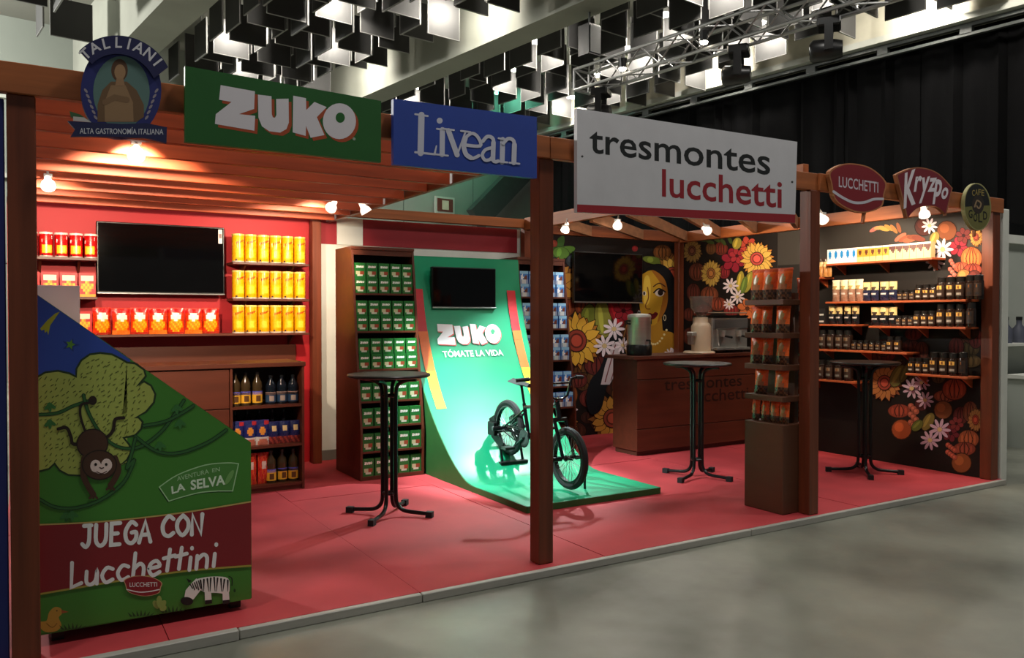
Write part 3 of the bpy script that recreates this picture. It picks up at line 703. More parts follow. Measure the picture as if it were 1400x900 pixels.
for hx, hy in ((410, 180), (485, 142)):
    for k in (-1, 0, 1): pr.add(stroke(mp(C4, [(hx, hy), (hx + k * 16, hy + 16)]), 3), BR)
pr.add(mp(C3, ell(470, 885, 84, 72, 24)), BK); pr.add(mp(C3, ell(470, 885, 78, 66, 24)), BR)
pr.add(mp(C4, ell(420, 55, 24, 28, 16)), (206, 186, 180)); pr.add(mp(C4, ell(468, 50, 24, 28, 16)), (206, 186, 180)); pr.add(mp(C4, ell(446, 68, 34, 22, 16)), (206, 186, 180))
for ex in (420, 466): pr.add(mp(C4, ell(ex, 48, 6, 7, 10)), (24, 18, 16))
pr.add(stroke(mp(C4, [(438, 62), (446, 66), (454, 62)]), 1.6), (60, 30, 30)); pr.add(stroke(curve(mp(C4, [(425, 80), (446, 88), (468, 78)]), 4), 1.2), (60, 30, 30))
# little arched plaque
PL = curve(mp(C4, [(700, 148), (780, 95), (900, 52), (1000, 42), (1048, 46)]), 4) + mp(C4, [(1022, 165)]) + curve(mp(C4, [(960, 165), (880, 172), (800, 192), (742, 210)]), 4)
pr.add(mp(lambda x, y: (x - 1.5, y + 2), PL), (30, 60, 26)); pr.add(PL, (70, 122, 56)); pr.add(stroke(PL, 1.5, True), (150, 188, 140))
pr.text('AVENTURA', C4(778, 122), C4(918, 88), (-.5, -6), (150, 185, 140), .01); pr.text('EN', C4(932, 84), C4(966, 78), (0, -5.5), (150, 185, 140), .01)
pr.text('LA', C4(755, 178), C4(815, 160), (-1, -10), (196, 214, 190), .03); pr.text('SELVA', C4(838, 160), C4(990, 135), (-.5, -13), (196, 214, 190), .03)
pr.add(mp(C4, ell(1008, 105, 11, 36, 14, .5)), (104, 150, 84))
# red band with lettering
pr.add(curve(mp(C4, [(170, 312), (450, 298), (780, 262), (1102, 210)]), 5) + curve(mp(C4, [(1102, 490), (800, 515), (500, 560), (170, 615)]), 5), (120, 30, 36))
pr.add(stroke(curve(mp(C4, [(172, 313), (450, 299), (780, 263), (1100, 212)]), 5), 2), (176, 150, 90)); pr.add(stroke(curve(mp(C4, [(172, 618), (500, 563), (800, 518), (1100, 493)]), 5), 2.5), (150, 140, 60))
W_ = (224, 212, 216)
GL = {  # hand-drawn strokes: x 0..1, y 0 (base) .. 1 (cap)
 'J': [[(.15, 1), (.75, 1)], [(.6, 1), (.6, .25), (.35, 0), (.05, .15)]], 'U': [[(.1, 1), (.12, .25), (.45, 0), (.8, .25), (.82, 1)]], 'E': [[(.75, 1), (.15, 1), (.15, 0), (.75, 0)], [(.15, .52), (.6, .52)]],
 'G': [[(.85, .85), (.5, 1), (.12, .6), (.2, .15), (.55, 0), (.85, .2), (.85, .5), (.55, .5)]], 'A': [[(.05, 0), (.45, 1), (.85, 0)], [(.22, .35), (.7, .35)]], 'C': [[(.85, .85), (.5, 1), (.12, .6), (.2, .15), (.55, 0), (.88, .15)]],
 'O': [[(.48, 1), (.12, .7), (.12, .3), (.48, 0), (.85, .3), (.85, .7), (.48, 1)]], 'N': [[(.1, 0), (.12, 1), (.75, 0), (.8, 1)]], 'L': [[(.1, 1.0), (.2, 0), (.85, .12)]],
 'u': [[(.1, .55), (.15, .12), (.45, 0), (.75, .15), (.8, .55), (.85, 0)]], 'c': [[(.8, .5), (.4, .58), (.12, .3), (.4, 0), (.85, .08)]], 'h': [[(.15, 1), (.12, 0)], [(.12, .35), (.5, .55), (.78, .4), (.8, 0)]],
 'e': [[(.12, .3), (.8, .34), (.6, .56), (.25, .5), (.12, .25), (.4, 0), (.85, .1)]], 't': [[(.5, .95), (.4, .1)], [(.0, .62), (1., .68)]], 'i': [[(.45, .5), (.42, 0)], [(.52, .85), (.52, .88)]], 'n': [[(.12, .52), (.12, 0)], [(.12, .35), (.5, .54), (.78, .4), (.8, 0)]]}
def hand(word, p0, p1, up, wd, adv=None, slant=0.):
    A = [{'i': .55, 't': .75, 'J': .85}.get(c, 1.) for c in word]; T = sum(A); x = 0
    for c, a in zip(word, A):
        bx, by = p0[0] + (p1[0] - p0[0]) * x / T, p0[1] + (p1[1] - p0[1]) * x / T; ex, ey = (p1[0] - p0[0]) / T * a * .96, (p1[1] - p0[1]) / T * a * .96
        for sk in GL[c]:
            pts = [(bx + ex * p[0] + up[0] * p[1], by + ey * p[0] + up[1] * p[1]) for p in sk]
            pr.add(stroke(curve(pts, 4) if c in 'JUGCOuche n' else pts, wd), W_)
        x += a
hand('JUEGA', C4(358, 412), C4(672, 386), (1, -29), 5.6); hand('CON', C4(706, 365), C4(900, 352), (1, -27), 5.6)
hand('Lucchettini', C4(300, 590), C4(960, 492), (3, -34), 5.2)
OLp = [(p[0] * .47 + C4(0, 0)[0], p[1] * .47) for p in OL]
f_ = lambda x, y: C4(545 + (x - 160) * .46, 540 + (y - 65) * .29 - (x - 160) * .02)
pr.add(mp(f_, OL), (190, 150, 110)); pr.add(mp(f_, shrink(OL, .95)), (128, 28, 36)); pr.text('LUCCHETTI', f_(212, 225), f_(474, 238), (0, -6), (220, 205, 205), .01)
pr.add(stroke(curve(mp(f_, [(185, 262), (300, 310), (400, 308), (495, 285)]), 4), 1.4), (220, 205, 205))
# zebra
ZW, ZB = (214, 210, 204), (26, 24, 24)
zb = curve(mp(C4, [(850, 560), (890, 545), (950, 540), (1000, 548), (1008, 585), (1000, 615), (950, 612), (900, 610), (870, 590)]), 4, True); pr.add(zb, ZW)
pr.add(mp(C4, [(862, 548), (888, 590), (850, 640), (806, 648), (815, 600), (840, 570)]), ZW); pr.add(mp(C4, ell(820, 648, 28, 18, 16, .1)), ZB)
for x0, x1 in ((898, 926), (976, 1004)): pr.add(mp(C4, [(x0, 600), (x1, 600), (x1 + 4, 655), (x0 + 2, 658)]), ZW); pr.add(mp(C4, [(x0 + 2, 645), (x1 + 4, 642), (x1 + 5, 658), (x0 + 2, 662)]), ZB)
for k in range(9): pr.add(stroke(mp(C4, [(880 + k * 15, 545 + 3 * abs(k - 4)), (888 + k * 14 - (k % 2) * 8, 605)]), [2.4, .8]), ZB)
for k in range(5): pr.add(stroke(mp(C4, [(835 + k * 9, 575 - k * 4), (845 + k * 9, 592 + (k % 2) * 6)]), 1.5), ZB)
pr.add(stroke(curve(mp(C4, [(1005, 540), (1018, 550), (1018, 580)]), 4), 1.3), ZB); pr.add(mp(C4, [(828, 568), (818, 548), (842, 560)]), ZB)
# duck, tufts and plant
YD = (166, 132, 52)
pr.add(curve(mp(C4, [(175, 742), (205, 735), (215, 700), (240, 676), (268, 682), (272, 705), (258, 722), (270, 755), (250, 780), (205, 786), (180, 770)]), 4, True), YD); pr.add(mp(C4, [(270, 688), (302, 697), (272, 704)]), (150, 80, 40)); pr.add(mp(C4, ell(250, 692, 3, 3, 8)), ZB)
pr.add(stroke(curve(mp(C4, [(205, 748), (230, 765), (250, 748)]), 4), 1), (110, 84, 30))
for cx, cy in ((320, 765), (620, 708), (760, 690), (1030, 602)):
    for k in range(-3, 4): pr.add(mp(C4, [(cx + k * 14 - 6, cy + 8 - k), (cx + k * 20, cy - 22 + 4 * abs(k)), (cx + k * 14 + 6, cy + 6 - k)]) if cx != 1030 else mp(C4, ell(cx, cy, 5, 8, 8)), (30, 62, 30))
for rt, L in ((-2.2, 34), (-1.6, 44), (-1.0, 36), (-.5, 26)): pr.add(mp(C4, ell(700 + L * .7 * math.cos(rt), 690 + L * .9 * math.sin(rt), L * .62, 13, 12, rt)), (128, 146, 74))
pr.build('picture_print', gr)

# ================================================================== MURAL PAINT
MUL = (46, 24, 16)
def sunflower(p, c, r, ry=None, pet=(214, 160, 60), pet2=(160, 96, 34), core=(150, 60, 40), n=15, seed=1):
    rd = random.Random(seed); ry = ry or r
    for lay, cc, kk, off in ((0, pet2, 1.0, .5), (1, pet, .96, 0)):
        for k in range(n):
            t = 2 * math.pi * (k + off) / n + rd.uniform(-.08, .08); L = kk * rd.uniform(.86, 1.05); w_ = .17
            f = lambda a, b: (c[0] + (a * math.cos(t) - b * math.sin(t)) * r, c[1] + (a * math.sin(t) + b * math.cos(t)) * ry)
            q = [f(.25, 0), f(.5, -w_), f(.72, -w_ * .8), f(L, 0), f(.72, w_ * .8), f(.5, w_)]
            p.mb and p.add(shr(q, 1.12), MUL); p.add(q, cc)
    p.add(ell(c[0], c[1], r * .40, ry * .40, 20), MUL); p.add(ell(c[0], c[1], r * .36, ry * .36, 20), core)
    p.add(ell(c[0], c[1], r * .26, ry * .26, 18), tuple(int(x * .6) for x in core)); p.add(ell(c[0], c[1], r * .2, ry * .2, 16), tuple(min(255, int(x * 1.25)) for x in core))
def shr(q, k):
    cx = sum(a[0] for a in q) / len(q); cy = sum(a[1] for a in q) / len(q); return [(cx + (a[0] - cx) * k, cy + (a[1] - cy) * k) for a in q]
def daisy(p, c, r, n=9, col=(232, 214, 218), ph=0):
    for k in range(n):
        t = 2 * math.pi * k / n + ph; p.add(ell(c[0] + .6 * r * math.cos(t), c[1] + .6 * r * math.sin(t), r * .42, r * .15, 10, t), col)
    p.add(ell(c[0], c[1], r * .22, r * .22, 10), (216, 186, 130))
def pumpkin(p, c, rx, ry, col, n=5):
    d = tuple(int(x * .45) for x in col); l = tuple(min(255, int(x * 1.25)) for x in col)
    p.add(ell(c[0], c[1], rx * 1.08, ry * 1.08, 20), d); p.add(ell(c[0], c[1], rx, ry, 20), col)
    for k in range(n):
        x = -1 + 2 * (k + .5) / n; p.add(ell(c[0] + x * rx * .8, c[1], rx * .12, ry * .7 * math.sqrt(1 - .7 * x * x), 10), l)
    for k in range(1, n):
        x = -1 + 2 * k / n; p.add(stroke([(c[0] + x * rx * .25, c[1] - ry * .95), (c[0] + x * rx * .9, c[1]), (c[0] + x * rx * .5, c[1] + ry * .8)], rx * .07), d)
def redflower(p, c, r, col=(150, 34, 44), n=6):
    d = tuple(int(x * .45) for x in col)
    for k in range(n):
        t = 2 * math.pi * k / n + .3; q = (c[0] + .58 * r * math.cos(t), c[1] + .58 * r * math.sin(t)); p.add(ell(q[0], q[1], r * .45, r * .36, 14, t), d); p.add(ell(q[0], q[1], r * .4, r * .3, 14, t), col)
    p.add(ell(c[0], c[1], r * .22, r * .22, 12), d)
def pod(p, c, rx, ry, rot, col=(150, 140, 52)):
    d = tuple(int(x * .5) for x in col); l = tuple(min(255, int(x * 1.3)) for x in col)
    p.add(ell(c[0], c[1], rx * 1.1, ry * 1.06, 18, rot), d); p.add(ell(c[0], c[1], rx, ry, 18, rot), col); p.add(ell(c[0] - rx * .25 * math.cos(rot), c[1] - rx * .25 * math.sin(rot), rx * .3, ry * .75, 14, rot), l)
def berry(p, c, r, col): p.add(ell(c[0], c[1], r * 1.1, r * 1.1, 16), tuple(int(x * .45) for x in col)); p.add(ell(c[0], c[1], r, r, 16), col); p.add(ell(c[0] - r * .25, c[1] - r * .25, r * .5, r * .5, 12), tuple(min(255, int(x * 1.25)) for x in col))

# back wall: big flowers and the painted woman
pb = Print(lambda u, v: aty(u, v, YB), (0, -1, 0), .0002)
rd = random.Random(11)
for k in range(44):
    x, y = rd.uniform(757, 925), rd.uniform(360, 590)
    (pumpkin if k % 3 else redflower)(pb, (x, y), rd.uniform(9, 15), *(((rd.uniform(8, 13)), rd.choice(((66, 34, 22), (78, 44, 26), (56, 30, 22), (84, 52, 26))), 3) if k % 3 else ((76, 26, 24),)))
for (x, y, rx, ry) in ((770, 420, 16, 14), (800, 420, 14, 12), (830, 425, 15, 12), (762, 500, 14, 12), (815, 500, 16, 13), (775, 540, 14, 16), (805, 545, 13, 12), (850, 540, 14, 14), (760, 560, 12, 14), (850, 420, 14, 12), (790, 520, 12, 10), (912, 360, 12, 16), (918, 400, 12, 14), (922, 430, 10, 12), (905, 345, 12, 10)):
    pumpkin(pb, (x, y), rx, ry, rd.choice(((120, 56, 30), (100, 40, 26), (136, 74, 34), (92, 36, 30), (110, 66, 30))), 4)
for k in range(4): pb.add(ell(757 + 14 * math.cos(k * .9 + 3.4), 345 + 9 * math.sin(k * .9 + 3.4), 16, 6, 14, k * .9 + .2), ((70, 104, 40), (96, 130, 50), (58, 92, 38), (84, 120, 44))[k])
pod(pb, (767, 346), 11, 8, .2, (84, 120, 46)); berry(pb, (757, 333), 5, (130, 56, 40)); berry(pb, (782, 357), 8, (60, 66, 70)); berry(pb, (868, 340), 4, (140, 40, 40)); pod(pb, (892, 356), 14, 5, .2, (100, 112, 40))
sunflower(pb, (752, 390), 38, 40, (190, 130, 52), (140, 84, 36), seed=2); sunflower(pb, (918, 375), 24, 26, (206, 160, 66), (150, 100, 40), seed=9)
pod(pb, (803, 440), 11, 24, .15, (112, 120, 44)); pod(pb, (824, 436), 11, 26, -.1, (140, 138, 56)); pod(pb, (842, 428), 8, 20, -.4, (150, 30, 36)); redflower(pb, (852, 425), 14)
sunflower(pb, (787, 466), 36, 40, (224, 172, 60), (176, 112, 40), (146, 58, 42), seed=3)
sunflower(pb, (836, 572), 32, 34, (196, 140, 56), (136, 84, 36), (140, 62, 44), seed=4); sunflower(pb, (770, 575), 20, 24, (150, 100, 46), (110, 70, 34), seed=5)
# dark braid and pale ribbon left of the counter
pb.add(curve([(846, 446), (836, 456), (828, 480), (818, 505), (806, 520), (800, 545), (806, 566), (820, 560), (828, 530), (838, 500), (848, 470)], 4, True), (18, 20, 24))
pb.add([(836, 470), (846, 466), (846, 500), (832, 526), (820, 526), (826, 500)], (196, 180, 182)); pb.add(stroke([(840, 472), (826, 522)], 1.5), (120, 60, 60)); pb.add(stroke([(843, 490), (834, 520)], 1.2), (120, 60, 60))
daisy(pb, (838, 450), 15); daisy(pb, (825, 473), 15, ph=.3); daisy(pb, (850, 472), 11); daisy(pb, (776, 560), 13)
B2 = z3(3.75, 740, 300)
pb.add(mp(B2, curve([(512, 330), (520, 280), (545, 245), (600, 228), (655, 262), (690, 340), (706, 440), (712, 600), (690, 610), (640, 570), (600, 540), (560, 400)], 4, True)), (16, 16, 18))
pb.add(mp(B2, [(545, 520), (612, 500), (618, 570), (660, 578), (700, 600), (714, 640), (705, 700), (520, 700), (535, 620)]), (176, 124, 36))
pb.add(mp(B2, curve([(505, 300), (530, 272), (560, 262), (600, 278), (632, 318), (644, 380), (640, 440), (620, 490), (590, 530), (560, 546), (530, 530), (505, 480), (498, 400)], 4, True)), (196, 148, 40))
pb.add(mp(B2, curve([(560, 262), (600, 278), (632, 318), (644, 380), (640, 440), (620, 490), (590, 530), (604, 470), (618, 400), (606, 330)], 4, True)), (160, 98, 30))
pb.add(mp(B2, curve([(525, 300), (545, 290), (556, 340), (550, 420), (528, 440), (515, 380)], 4, True)), (226, 186, 70))
pb.add(stroke(mp(B2, curve([(540, 350), (545, 400), (530, 440), (535, 458), (552, 460)], 4)), 1.6), (130, 78, 28))
pb.add(mp(B2, ell(602, 378, 24, 18, 18)), (222, 206, 190)); pb.add(mp(B2, ell(606, 376, 14, 16, 16)), (34, 20, 16)); pb.add(stroke(mp(B2, curve([(572, 376), (598, 356), (630, 372)], 4)), 2), (26, 16, 12)); pb.add(stroke(mp(B2, curve([(570, 345), (600, 328), (630, 345)], 4)), 1.6), (70, 40, 20))
pb.add(mp(B2, ell(523, 380, 10, 12, 14)), (222, 206, 190)); pb.add(mp(B2, ell(523, 380, 5, 10, 12)), (34, 20, 16))
pb.add(mp(B2, curve([(538, 490), (552, 480), (565, 485), (578, 476), (594, 484), (580, 506), (562, 514), (546, 508)], 4, True)), (104, 18, 22)); pb.add(stroke(mp(B2, [(540, 492), (592, 486)]), .9), (50, 10, 12))
for k in range(9): t = k / 8; pb.add(mp(B2, ell(545 + 92 * t, 628 + 22 * math.sin(math.pi * t) - 60 * t * t, 6, 6, 10)), (226, 206, 150))
pb.add(stroke(mp(B2, ell(628, 505, 6, 14, 14)), .9, True), (200, 180, 140)); daisy(pb, B2(690, 690), 12, ph=.4); daisy(pb, B2(655, 690), 8)
for i in range(3): pb.add(stroke(mp(B2, curve([(470 - i * 18, 560 - i * 10), (455 - i * 20, 620), (470 - i * 20, 680)], 4)), 1), (150, 100, 40))
pb.build('mural_print', wmu, MATTE)

# right wall, far part: flowers up to the charcoal field
pw = Print(lambda u, v: atx(u, v, XR - .004), (-1, 0, 0), .0002)
R2 = z3(5.625, 940, 290)
for (x, y, rx, ry, c_) in ((953, 372, 11, 12, (96, 48, 32)), (970, 403, 12, 11, (112, 58, 36)), (982, 416, 12, 9, (120, 54, 36)), (948, 400, 9, 12, (84, 38, 28)), (986, 340, 9, 9, (108, 46, 32)), (972, 340, 7, 8, (100, 66, 36)), (962, 425, 12, 8, (104, 46, 34)), (944, 430, 10, 9, (90, 40, 28)), (1000, 425, 10, 8, (120, 40, 36)), (990, 372, 8, 9, (120, 36, 40)), (945, 460, 12, 12, (90, 42, 28)), (970, 455, 14, 12, (110, 56, 34)), (1000, 455, 14, 12, (100, 40, 34))): pumpkin(pw, (x, y), rx, ry, c_, 4)
redflower(pw, (1022, 336), 13, (206, 78, 60)); redflower(pw, (1003, 356), 17, (150, 34, 52)); redflower(pw, (1008, 350), 11, (176, 50, 58)); pod(pw, (1008, 333), 6, 8, .3, (168, 150, 60)); redflower(pw, (1022, 422), 14, (206, 110, 60))
for k in range(5): pw.add(ell(962 + k * 9, 328 + (k % 2) * 3, 6, 2.6, 10, .3 * k), (66, 84, 40))
sunflower(pw, (947, 343), 14, 18, (150, 116, 60), (104, 74, 40), (110, 66, 46), seed=6); sunflower(pw, (973, 374), 15, 20, (186, 150, 70), (140, 104, 48), (150, 96, 50), seed=7); sunflower(pw, (1036, 354), 24, 24, (240, 190, 90), (214, 140, 60), (206, 84, 74), n=17, seed=8)
pod(pw, (1012, 385), 5, 14, .15, (176, 156, 60)); pod(pw, (1024, 386), 6, 15, .35, (160, 150, 60)); pod(pw, (1018, 390), 4, 12, .25, (104, 126, 54))
daisy(pw, (999, 391), 11); daisy(pw, (1009, 406), 10, ph=.3); daisy(pw, (997, 416), 8, ph=.1)
# near part, above and below the shelves
C5 = z3(4.5, 1100, 280); C6 = z3(3.75, 1100, 430)
for k in range(6): pw.add(mp(C5, ell(430 + k * 30, 150 - 8 * (k % 2), 34, 12, 14, -.5 + .35 * k)), ((196, 110, 100), (200, 150, 96), (206, 160, 80), (190, 140, 70), (180, 120, 70), (150, 90, 60))[k])
for k in range(5): pw.add(mp(C5, ell(590 + k * 28, 200 + 8 * (k % 3), 44, 16, 14, -.6 + .2 * k)), ((176, 108, 84), (150, 84, 60), (166, 96, 70), (130, 70, 50), (120, 60, 46))[k])
berry(pw, C5(735, 135), 12, (74, 36, 30)); berry(pw, C5(875, 160), 13, (120, 66, 38)); redflower(pw, C5(950, 260), 14, (150, 40, 54)); redflower(pw, C5(980, 190), 11, (110, 44, 40))
pod(pw, C5(800, 205), 6, 9, .4, (140, 120, 60)); sunflower(pw, C5(1060, 200), 10, 14, (196, 140, 70), (150, 90, 46), seed=12)
pumpkin(pw, C5(1030, 330), 14, 15, (206, 104, 54), 5); pumpkin(pw, C5(965, 385), 10, 7, (176, 84, 58), 4); pumpkin(pw, C5(1040, 400), 12, 8, (160, 66, 50), 4); berry(pw, C5(985, 440), 9, (190, 120, 66)); berry(pw, C5(1050, 440), 8, (110, 50, 44))
for k in range(7): berry(pw, C5(900 + 13 * (k % 3), 345 + 17 * k), 3, (190, 100, 84))
daisy(pw, C5(770, 130), 11, ph=.2); daisy(pw, C5(850, 275), 15); daisy(pw, C5(803, 350), 13, ph=.25)
rd = random.Random(5)
for k in range(26):
    x = rd.uniform(370, 880); y = rd.uniform(85, 330); 
    if y < 90 + 0 * x: continue
    pumpkin(pw, C6(x, y), rd.uniform(9, 15), rd.uniform(8, 13), rd.choice(((70, 34, 26), (86, 44, 30), (60, 36, 26), (76, 60, 36), (90, 34, 30))), 3)
sunflower(pw, C6(415, 350), 25, 27, (176, 110, 60), (136, 74, 42), (150, 62, 46), seed=13); pod(pw, C6(485, 315), 9, 16, .5, (104, 92, 44)); pod(pw, C6(520, 300), 5, 14, .4, (90, 80, 40))
for (x, y, rx, ry, c_) in ((485, 495, 15, 9, (140, 62, 44)), (720, 420, 15, 8, (130, 66, 46)), (770, 385, 16, 14, (140, 62, 40)), (840, 640, 14, 12, (150, 80, 48)), (820, 690, 15, 9, (130, 62, 44)), (800, 520, 10, 12, (90, 40, 34)), (850, 500, 10, 14, (110, 60, 40))): pumpkin(pw, C6(x, y), rx, ry, c_, 4)
berry(pw, C6(712, 490), 12, (124, 70, 38)); berry(pw, C6(497, 590), 13, (164, 80, 44)); berry(pw, C6(805, 762), 13, (136, 76, 40)); berry(pw, C6(600, 460), 9, (80, 34, 34)); redflower(pw, C6(750, 610), 12, (110, 36, 44)); redflower(pw, C6(780, 560), 10, (124, 48, 46))
for k in range(8): berry(pw, C6(545 + 14 * (k % 3), 470 + 14 * k), 4, (164, 90, 70)); berry(pw, C6(735 + 12 * (k % 4), 670 + 9 * k), 3.4, (164, 80, 60))
pod(pw, C6(635, 550), 7, 13, .5, (124, 108, 52)); pod(pw, C6(580, 570), 6, 9, .8, (100, 104, 46)); sunflower(pw, C6(880, 540), 12, 18, (160, 110, 60), (120, 70, 40), seed=14)
daisy(pw, C6(555, 380), 14, col=(206, 172, 190)); daisy(pw, C6(605, 350), 11, col=(196, 160, 180), ph=.4); daisy(pw, C6(620, 440), 12, col=(200, 166, 184), ph=.2); daisy(pw, C6(695, 590), 15, col=(206, 172, 190), ph=.1); daisy(pw, C6(645, 645), 14, col=(206, 172, 190))
pw.build('mural_print', wri, MATTE)

# ================================================================== TELEVISIONS
def tv(name, x0, x1, z0, z1, yf, yb, label, sticker=False):
    r = empty(name, ((x0 + x1) / 2, yf, z0), label=label, cat='television')
    MB().box(x0, x1, yf + .012, yf + .06, z0, z1, bev=.006).build('body', BLACK, r)
    MB().box(x0 + .012, x1 - .012, yf + .008, yf + .013, z0 + .022, z1 - .012).build('screen', SCREEN, r)
    f = MB().box(x0, x1, yf, yf + .014, z0, z0 + .014, bev=.003).build('lower_bezel', SILVER, r)
    MB().box((x0 + x1) / 2 - .2, (x0 + x1) / 2 + .2, yf + .06, yb, (z0 + z1) / 2 - .15, (z0 + z1) / 2 + .15).build('wall_mount', BLACKM, r)
    if sticker:
        pr = Print(lambda x, z: (x, yf + .008, z), (0, -1, 0)); pr.add([(x1 - .055, z1 - .15), (x1 - .02, z1 - .15), (x1 - .02, z1 - .02), (x1 - .055, z1 - .02)], (214, 210, 204)); pr.add([(x1 - .05, z1 - .1), (x1 - .025, z1 - .1), (x1 - .025, z1 - .06), (x1 - .05, z1 - .06)], (120, 90, 90)); pr.build('sticker', r)
    return r
tv('wall_television', .53, 1.585, 1.64, 2.265, 7.74, YB, 'large black television on the red wall between the cans', True)
tv('ramp_television', 3.385, 4.10, 1.522, 1.93, 7.075, 7.16, 'small black television mounted on the green ramp')
tv('mural_television', 5.55, 6.60, 1.605, 2.215, 7.74, YB, 'black television on the mural wall beside the painted face')

# ================================================================== SHELVES AND GOODS ON THE RED WALL
def shelf(x0, x1, z, label, y0=7.60):
    r = empty('wall_shelf', ((x0 + x1) / 2, y0, z - .02), label=label, cat='shelf')
    MB().box(x0, x1, y0, YB, z - .022, z, bev=.002).build('shelf_board', BROWN, r)
    for x in (x0 + .12, x1 - .14): MB().prism([(YB, z - .022), (y0 + .06, z - .022), (YB, z - .12)], x, x + .02, 'yz').build('bracket', BROWN, r)
shelf(-.02, .525, 1.935, 'upper brown shelf carrying red cans left of the wall television')
shelf(-.02, .525, 1.61, 'middle brown shelf carrying snack boxes left of the wall television')
shelf(1.625, 2.335, 1.945, 'top brown shelf carrying yellow cans')
shelf(1.625, 2.335, 1.61, 'second brown shelf carrying yellow cans')
shelf(-.02, 2.335, 1.29, 'long brown lower shelf under the wall television')
MB().box(-.02, 2.27, YB - .025, YB - .001, 0.02, 1.17).build('shade_board', BROWN, None, loc=(1.1, YB - .02, .02))  # brown board added in place of shade on the red wall
tag(bpy.data.objects['shade_board'], 'brown board standing in for shade on the red wall behind the counter', 'board')

def arc_patch(mb, r_, a0, a1, z0, z1, col, n=6):
    mb.lathe([(r_, z0), (r_, z1)], n=n, a0=a0, a1=a1, col=srgb(*col))
def make_can(name, rad, h, body, band, script, foot):
    r = empty(name, link=False); m = MB(); mid = -math.pi / 2
    m.lathe([(0, .004), (rad * .96, .004), (rad, .012), (rad, h - .012), (rad * .97, h - .006)], n=16, col=srgb(*body)); m.build('tube', GLOSS, r, smooth=True, link=False)
    m = MB(); m.lathe([(rad * 1.03, h - .012), (rad * 1.03, h + .004), (rad * .9, h + .006), (0, h + .006)], n=16, col=srgb(*band)); m.build('lid', GLOSS, r, smooth=True, link=False)
    m = MB(); e = .0008
    pass
    arc_patch(m, rad + e, mid - .8, mid + .8, h * .16, h * .5, foot[0]); arc_patch(m, rad + 2 * e, mid - .35, mid + .45, h * .2, h * .44, foot[1]); arc_patch(m, rad + e, mid - .9, mid - .55, h * .05, h * .11, (60, 40, 30))
    m.build('label', GLOSS, r, link=False)
    pc = Print(lambda a, z: ((rad + 2.5 * e) * math.cos(mid + a), (rad + 2.5 * e) * math.sin(mid + a), z), (0, -1, 0), .0002)
    pc.add([(-.8, h * .60), (-.8, h * .74), (.8, h * .88), (.8, h * .74)], script[0]); pc.text('Kryzpo', (-.7, h * .655), (.75, h * .775), (0, h * .085), script[1], .03, skew=.6); pc.build('name_print', r, GLOSS, link=False)
    MB().lathe([(0, 0), (rad, 0), (rad, .012)], n=16, col=srgb(200, 190, 180)).build('base_rim', GLOSS, r, link=False)
    return r
RC = make_can('red_snack_can', .05, .20, (190, 10, 12), (226, 214, 204), ((236, 220, 210), (210, 60, 40)), ((240, 190, 40), (246, 214, 90)))
YC = make_can('yellow_snack_can', .054, .255, (236, 168, 8), (240, 206, 110), ((240, 204, 90), (176, 20, 16)), ((244, 186, 14), (248, 212, 60)))
for k in range(5): place(RC, (.045 + k * .1095, 7.68, 1.935), random.uniform(-.3, .3), 'red snack can with cream banner on the upper left shelf', 'can', 'red cans on the upper left shelf')
for z, nm in ((1.945, 'top'), (1.61, 'second'), (1.29, 'long lower')):
    for k in range(6): place(YC, (1.69 + k * .1145, 7.68, z), random.uniform(-.25, .25), 'tall yellow snack can with red script on the %s shelf' % nm, 'can', 'yellow cans on the %s shelf' % nm)

def pillow(name, w_, h, d, colfn, seal=None, foil=GLOSS, nu=10, nv=12, part='bag', back=(150, 60, 30), lean=0.):
    """a filled pouch standing on its lower edge, front to -Y"""
    r = empty(name, link=False)
    th = lambda u, v: d / 2 * (max(0, math.sin(math.pi * u)) ** .6) * (max(0, math.sin(math.pi * (.06 + .9 * v))) ** .55)
    wv = lambda v: w_ * (1 - .05 * math.sin(math.pi * v))
    rr = random.Random(hash(name) % 99)
    J = [[rr.uniform(-.004, .004) for _ in range(nv + 1)] for _ in range(nu + 1)]
    m = MB(); m.grid(lambda u, v: ((u - .5) * wv(v), -th(u, v) + J[int(round(u * nu))][int(round(v * nv))] * (0 < u < 1) + lean * v * h, v * h), nu, nv, lambda u, v: srgb(*colfn(u, v)))
    m.grid(lambda u, v: ((.5 - u) * wv(v), th(u, v) + lean * v * h, v * h), nu, nv, col=srgb(*back)); m.build(part, foil, r, smooth=True, link=False)
    sc = seal or back
    MB().box(-w_ * .5, w_ * .5, -.003 + lean * h, .003 + lean * h, h * .965, h * 1.03, col=srgb(*sc)).build('seal', foil, r, link=False)
    return r
def chipcol(u, v):
    if v > .86: return (190, 16, 10)
    if (u - .5) ** 2 / .12 + (v - .68) ** 2 / .02 < 1: return (240, 232, 214)
    if (u - .5) ** 2 / .16 + (v - .38) ** 2 / .08 < 1: return (236, 130, 10) if (u * 7 + v * 9) % 2 < 1.3 else (244, 170, 30)
    if v < .1: return (170, 40, 24)
    return (206, 48, 10)
CH = [pillow('snack_bag', .145, .225, .07, chipcol, (206, 60, 40), back=(206, 70, 30)), pillow('snack_bag', .145, .22, .07, lambda u, v: (232, 110, 30) if v < .2 else chipcol(u, v), (210, 64, 40), back=(206, 70, 30))]
for k in range(7): place(CH[k % 2], (.56 + k * .147, 7.67 - .012 * (k % 2), 1.29), random.uniform(-.2, .2), 'orange and red crisp bag on the long shelf under the television', 'bag', 'crisp bags under the television')
